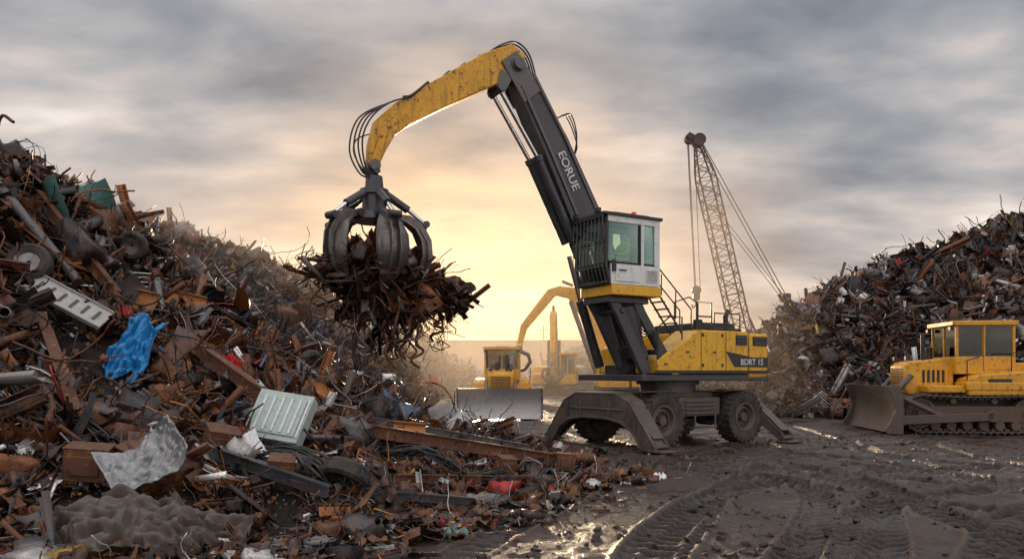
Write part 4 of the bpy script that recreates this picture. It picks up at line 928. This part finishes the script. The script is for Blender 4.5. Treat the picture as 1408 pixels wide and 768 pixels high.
# ------------------------------------------------------------------ excavators in the background
def excavator(name, loc, rz, boom, stick, tool, scale=1.):
    e = empty(name, loc, rz, None, scale)
    for sy in (-1, 1): track(e, sy * 1.05, .5, 2.6, .40, .44, 'track')
    mb = MB(); mb.bb(-1, 1, -.8, .8, .5, .85); mb.cyl((0, 0, .8), (0, 0, 1.1), .6, n=28); mb.obj('carbody', MUDST, e, .02)
    mb = MB(); mb.prism([(-2.3, 1.15), (.9, 1.15), (.9, 1.7), (.2, 1.85), (.1, 2.15), (-2.1, 2.2), (-2.3, 2.0)], -1.25, -.35); mb.prism([(-2.3, 1.15), (.0, 1.15), (.0, 2.05), (-2.1, 2.2), (-2.3, 2.0)], -.34, 1.25); mb.bb(-2.5, -2.31, -1.2, 1.2, 1.2, 1.95)
    mb.obj('house', YELB, e, .04)
    mb = MB(); mb.bb(-2.2, 1.4, -1.2, 1.25, 1.05, 1.14); mb.bb(-1.6, -.6, 1.255, 1.262, 1.4, 1.95); mb.cyl((-1.5, -.5, 2.15), (-1.5, -.5, 2.6), .07); mb.obj('deck_and_vents', BLACK, e, .01)
    cab_box(e, .1, 1.5, .35, 1.25, 1.15, 1.75, 2.8, YELB)
    mb = MB(); mb.beam(boom[0], boom[1], .4); mb.beam(stick[0], stick[1], .3); mb.obj('boom_and_stick', YELB, e, .015)
    mb = MB(); b0, b1 = boom[0][0], boom[0][len(boom[0]) // 2]
    for sy in (-.3, .3): mb.cyl((b0[0] + .6, sy, b0[1] - .3), (b1[0] + .1, sy, b1[1] - .35), .08)
    t = stick[0][0]; mb.cyl((b1[0], 0, b1[1] + .35), (t[0], 0, t[1] + .35), .07); mb.obj('cylinders', DARKL, e)
    mb = MB(); tx, tz = tool
    mb.cyl((tx, 0, tz), (tx, 0, tz - .35), .13)
    for k in range(5):
        a = 2 * math.pi * k / 5; c_, s_ = math.cos(a), math.sin(a)
        mb.tube([(tx + c_ * .12, s_ * .12, tz - .3), (tx + c_ * .5, s_ * .5, tz - .42), (tx + c_ * .6, s_ * .6, tz - .75), (tx + c_ * .35, s_ * .35, tz - 1.05), (tx + c_ * .1, s_ * .1, tz - 1.15)], .09, 6)
    mb.obj('grapple', MUDST, e)
    return e
excavator('excavator', (5.3, 34, 0), rad(180), ([(.7, 1.7), (1.5, 4.0), (2.5, 5.45), (3.2, 5.55)], [.45, .6, .6, .4]), ([(3.0, 5.65), (3.5, 5.45), (4.75, 3.9), (4.95, 3.1)], [.3, .45, .35, .25]), (4.95, 3.05), 1.)
excavator('excavator', (2.5, 43, 0), rad(-97), ([(.5, 1.6), (.9, 4.0), (1.5, 5.1)], [.45, .6, .4]), ([(1.4, 5.2), (1.9, 4.2), (2.1, 2.9)], [.3, .4, .25]), (2.1, 2.4), 1.)

# ------------------------------------------------------------------ lattice boom crane
CR = empty('lattice_boom_crane', (15.5, 45, 0), rad(180))
for sy in (-1, 1): track(CR, sy * 1.6, .7, 4.2, .5, .55, 'track')
mb = MB(); mb.bb(-1.6, 1.6, -1.4, 1.4, .6, 1.1); mb.cyl((0, 0, 1.1), (0, 0, 1.4), .9, n=24); mb.bb(-3.2, 1.6, -1.4, 1.4, 1.4, 1.6); mb.obj('carbody', MUDST, CR, .02)
mb = MB(); mb.prism([(-3.2, 1.6), (.9, 1.6), (.9, 3.1), (.4, 3.4), (-2.8, 3.4), (-3.2, 3.0)], -1.4, .4); mb.bb(-3.4, -2.2, -1.45, 1.45, 1.6, 2.8); mb.obj('machinery_house', CRANEM, CR, .03)
cab_box(CR, .1, 1.6, .5, 1.4, 1.6, 2.3, 3.4, CRANEM)
mb = MB()
foot = Vector((1.0, 0, 1.9)); tip = Vector((4.25, 0, 15.9)); ax = (tip - foot).normalized(); sd = Vector((0, 1, 0)); up = ax.cross(sd)
def corner(t, i):
    w = .5 * min(1, .2 + t * 5, .25 + (1 - t) * 5); a, b_ = ((-1, -1), (1, -1), (1, 1), (-1, 1))[i]
    return foot + (tip - foot) * t + sd * w * a + up * w * b_
NP = 24
for i in range(4):
    for k in range(NP): mb.cyl(corner(k / NP, i), corner((k + 1) / NP, i), .052, n=6)
for k in range(NP):
    for i in range(4):
        j = (i + 1) % 4; a, b_ = (i, j) if k % 2 else (j, i)
        mb.cyl(corner(k / NP, a), corner((k + 1) / NP, b_), .028, n=5); mb.cyl(corner(k / NP, i), corner(k / NP, j), .024, n=5)
mb.cyl(tip + Vector((-.1, -.35, 0)), tip + Vector((-.1, .35, 0)), .38, n=20); mb.box(tip + Vector((.2, 0, .1)), (.9, .5, .35), (0, -.5, 0)); mb.cyl(tip + Vector((.45, -.2, .1)), tip + Vector((.45, .2, .1)), .3, n=18)
mb.obj('lattice_boom', CRANEM, CR)
mb = MB()   # gantry
for sy in (-.9, .9):
    mb.cyl((-2.6, sy, 1.7), (-1.6, sy * .5, 5.6), .09); mb.cyl((0.0, sy, 1.7), (-1.5, sy * .5, 5.6), .07)
mb.cyl((-1.6, -.6, 5.6), (-1.6, .6, 5.6), .16); mb.cyl((-1.1, -.5, 6.4), (-1.1, .5, 6.4), .2); mb.box((-1.1, 0, 6.4), (.5, .7, .35)); mb.cyl((-1.6, 0, 5.6), (-1.1, 0, 6.4), .1)
mb.obj('gantry', CRANEM, CR)
mb = MB()
for y in (-.3, .3): mb.cyl((-1.1, y, 6.4), tip + Vector((-.2, y, -.1)), .028, n=5); mb.cyl((-1.6, y, 5.6), foot + (tip - foot) * .72 + Vector((0, y, 0)), .02, n=5)
for q in (-.12, .12): mb.cyl(tip + Vector((.55, q, 0)), Vector((4.35, q, 7.0)), .026, n=5)
mb.cyl(tip + Vector((.15, 0, 0)), Vector((4.05, 0, 6.9)), .022, n=5)
mb.obj('cables', BLACK, CR)
mb = MB(); mb.box((4.3, 0, 6.6), (.4, .3, .8)); mb.cyl((4.3, -.18, 6.8), (4.3, .18, 6.8), .28); mb.tube([(4.3, 0, 6.2), (4.3, 0, 5.9), (4.5, 0, 5.75), (4.55, 0, 5.95)], .07, 8); mb.obj('hook_block', BLACK, CR, .02)

# ------------------------------------------------------------------ distant warehouse, poles, tree line
WH = empty('warehouse', (2, 98, 0))
m, nt, b = new_mat('corrugated_cladding'); tc = nt.nodes.new('ShaderNodeTexCoord'); o = tc.outputs['Object']
w_ = nt.nodes.new('ShaderNodeTexWave'); w_.bands_direction = 'X'; w_.inputs['Scale'].default_value = 1.2; nt.links.new(o, w_.inputs[0])
c = mix(nt, noise(nt, o, .4), (.055, .055, .06), (.09, .085, .08)); nt.links.new(c, b.inputs['Base Color']); b.inputs['Roughness'].default_value = .8; bump(nt, b, w_.outputs['Fac'], .5, .08)
CLAD = m
mb = MB(); mb.bb(-32, 32, 0, 18, 0, 5.8); mb.obj('walls', CLAD, WH)
mb = MB(); mb.prismx([(-.4, 5.8), (18.4, 5.8), (18.4, 6.1), (9, 6.5), (-.4, 6.1)], -32.4, 32.4); mb.obj('roof', painted('matt_roof_sheet', (.05, .048, .045), .95, rust_amt=0), WH)
mb = MB()
for i in range(9): mb.bb(-28 + i * 7, -24.4 + i * 7, -.06, -.003, 0, 3.6)
mb.obj('roller_doors', painted('roller_door_grey', (.05, .055, .06), .6), WH)
mb = MB()
for i in range(18): mb.bb(-31 + i * 3.5, -29 + i * 3.5, -.05, -.003, 4.3, 4.9)
mb.obj('windows', BLACK, WH)
PW = painted('pole_wood', (.12, .09, .07), .8)
for i, (x, y, h) in enumerate([(-8, 92, 8.2), (4, 94, 7.8), (11, 93, 8.5), (19, 95, 8), (-19, 92, 8)]):
    e = empty('utility_pole', (x, y, 0)); mb = MB(); mb.cyl((0, 0, 0), (0, 0, h), .08, .06, 10).box((0, 0, h - .6), (1.1, .07, .07))
    for q in (-.5, 0, .5): mb.cyl((q, 0, h - .54), (q, 0, h - .34), .04, n=6)
    mb.obj('pole', PW, e)
# bare winter trees beyond the shed, one mass
mb = MB(); rr = random.Random(9)
def br_(p, d, L, r, lv):
    q = p + d * L; mb.cyl(p, q, r, r * .6, 5)
    if lv == 0: return
    for _ in range(3 if lv > 1 else 4):
        nd = (d + Vector([rr.uniform(-.7, .7) for _ in range(3)])).normalized(); br_(p + (q - p) * rr.uniform(.6, 1), nd, L * rr.uniform(.55, .75), r * .5, lv - 1)
for i in range(26): br_(Vector((-60 + i * 5 + rr.uniform(-2, 2), 125 + rr.uniform(-4, 4), 0)), Vector((0, 0, 1)), rr.uniform(2.8, 4.4), .2, 3)
mb.obj('bare_trees', painted('bark', (.04, .032, .028), .9))

# ------------------------------------------------------------------ dust haze (real volume)
HZ = bpy.data.materials.new('dust_haze'); HZ.use_nodes = True; nt = HZ.node_tree; nt.nodes.clear()
o_ = nt.nodes.new('ShaderNodeOutputMaterial'); v_ = nt.nodes.new('ShaderNodeVolumeScatter'); v_.inputs['Density'].default_value = .0105; v_.inputs['Anisotropy'].default_value = .5; v_.inputs['Color'].default_value = (1, .84, .68, 1)
nt.links.new(v_.outputs[0], o_.inputs['Volume'])
MB().bb(-45, 10.5, 24, 72, .35, 9.5).obj('dust_haze', HZ)

# ------------------------------------------------------------------ SKY + SUN
EL, AZ = rad(7), rad(-4)
sd_ = Vector((math.sin(AZ) * math.cos(EL), math.cos(AZ) * math.cos(EL), math.sin(EL)))
w = bpy.data.worlds.new('World'); scene.world = w; w.use_nodes = True; nt = w.node_tree; nt.nodes.clear()
out = nt.nodes.new('ShaderNodeOutputWorld'); sky = nt.nodes.new('ShaderNodeTexSky'); sky.sky_type = 'NISHITA'; sky.sun_disc = False
sky.sun_elevation = EL; sky.sun_rotation = AZ; sky.dust_density = 3
bg1 = nt.nodes.new('ShaderNodeBackground'); bg1.inputs[1].default_value = .09; nt.links.new(sky.outputs[0], bg1.inputs[0])
tc = nt.nodes.new('ShaderNodeTexCoord'); sx = nt.nodes.new('ShaderNodeSeparateXYZ'); nt.links.new(tc.outputs['Generated'], sx.inputs[0])
zc = math_n(nt, 'MAXIMUM', sx.outputs[2], 0.); zz = math_n(nt, 'ADD', zc, .22)
cb = nt.nodes.new('ShaderNodeCombineXYZ'); nt.links.new(math_n(nt, 'DIVIDE', sx.outputs[0], zz), cb.inputs[0]); nt.links.new(math_n(nt, 'MULTIPLY', math_n(nt, 'DIVIDE', sx.outputs[1], zz), 1.5), cb.inputs[1])
na = noise(nt, cb.outputs[0], 1.0, 3, .45, .15); nb = noise(nt, cb.outputs[0], 3.0, 4, .52, .15)
nf = math_n(nt, 'ADD', math_n(nt, 'MULTIPLY', na, .64), math_n(nt, 'MULTIPLY', nb, .36))
cl = ramp(nt, nf, [(.39, (.21, .235, .285)), (.46, (.325, .345, .385)), (.53, (.49, .478, .49)), (.60, (.74, .66, .62)), (.68, (1.10, 1.02, .95))])
def vdot(d):
    n = nt.nodes.new('ShaderNodeVectorMath'); n.operation = 'DOT_PRODUCT'; nt.links.new(tc.outputs['Generated'], n.inputs[0]); n.inputs[1].default_value = d; return n.outputs['Value']
dsun = math_n(nt, 'MAXIMUM', vdot(sd_), 0.)
hor = math_n(nt, 'POWER', math_n(nt, 'SUBTRACT', 1., zc), 10.)
lobe = math_n(nt, 'POWER', dsun, 8.)
warm = math_n(nt, 'MULTIPLY', hor, math_n(nt, 'MULTIPLY_ADD', lobe, .75, .25), clamp=True)
c = mix(nt, warm, cl, (.98, .60, .36))
gl = math_n(nt, 'MULTIPLY', math_n(nt, 'POWER', dsun, 42.), math_n(nt, 'MULTIPLY_ADD', nb, 1.7, -.15))
c = mix(nt, math_n(nt, 'MULTIPLY', gl, .85, clamp=True), c, (1.2, .68, .31))
# bright broken bands of cloud lit from below near the sun
st = nt.nodes.new('ShaderNodeCombineXYZ'); nt.links.new(math_n(nt, 'MULTIPLY', sx.outputs[0], 5.), st.inputs[0]); nt.links.new(math_n(nt, 'MULTIPLY', sx.outputs[2], 45.), st.inputs[1])
ns = noise(nt, st.outputs[0], 1., 4, .55, .4)
band = math_n(nt, 'MULTIPLY', ramp(nt, ns, [(.44, 0.), (.60, 1.)]), math_n(nt, 'MULTIPLY', math_n(nt, 'POWER', dsun, 36.), math_n(nt, 'POWER', math_n(nt, 'SUBTRACT', 1., zc), 13.)))
c = mix(nt, math_n(nt, 'MULTIPLY', band, 1.8, clamp=True), c, (2.0, 1.3, .68))
bst = nt.nodes.new('ShaderNodeMapRange'); bst.inputs[1].default_value = .42; bst.inputs[2].default_value = .85; bst.inputs[3].default_value = 1.; bst.inputs[4].default_value = 2.9; nt.links.new(sx.outputs[2], bst.inputs[0])  # sky above the view brightened, added fill light for the machines
bk = nt.nodes.new('ShaderNodeMapRange'); bk.inputs[1].default_value = .25; bk.inputs[2].default_value = -.7; bk.inputs[3].default_value = 1.; bk.inputs[4].default_value = 2.6; nt.links.new(sx.outputs[1], bk.inputs[0])  # unseen sky behind the camera brightened too, added fill on camera-facing sides
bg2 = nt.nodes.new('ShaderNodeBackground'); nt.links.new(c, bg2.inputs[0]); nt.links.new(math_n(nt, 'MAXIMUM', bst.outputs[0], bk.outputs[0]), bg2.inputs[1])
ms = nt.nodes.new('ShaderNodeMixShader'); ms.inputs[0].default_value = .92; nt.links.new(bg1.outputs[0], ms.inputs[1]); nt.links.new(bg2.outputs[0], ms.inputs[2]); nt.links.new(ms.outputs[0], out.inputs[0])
L = bpy.data.lights.new('sun', 'SUN'); L.energy = 5.0; L.angle = rad(4); L.color = (1, .70, .42)
lo = bpy.data.objects.new('sun', L); scene.collection.objects.link(lo); lo.rotation_euler = (-sd_).to_track_quat('-Z', 'Y').to_euler(); lo.location = (0, 0, 30)

# ------------------------------------------------------------------ camera
cam = bpy.data.cameras.new('camera'); co = bpy.data.objects.new('camera', cam); scene.collection.objects.link(co); scene.camera = co
co.location = (0, 0, 1.8); co.rotation_euler = (rad(90), 0, 0); cam.lens = 26; cam.sensor_width = 36; cam.shift_y = .091; cam.clip_end = 2000; cam.clip_start = .1
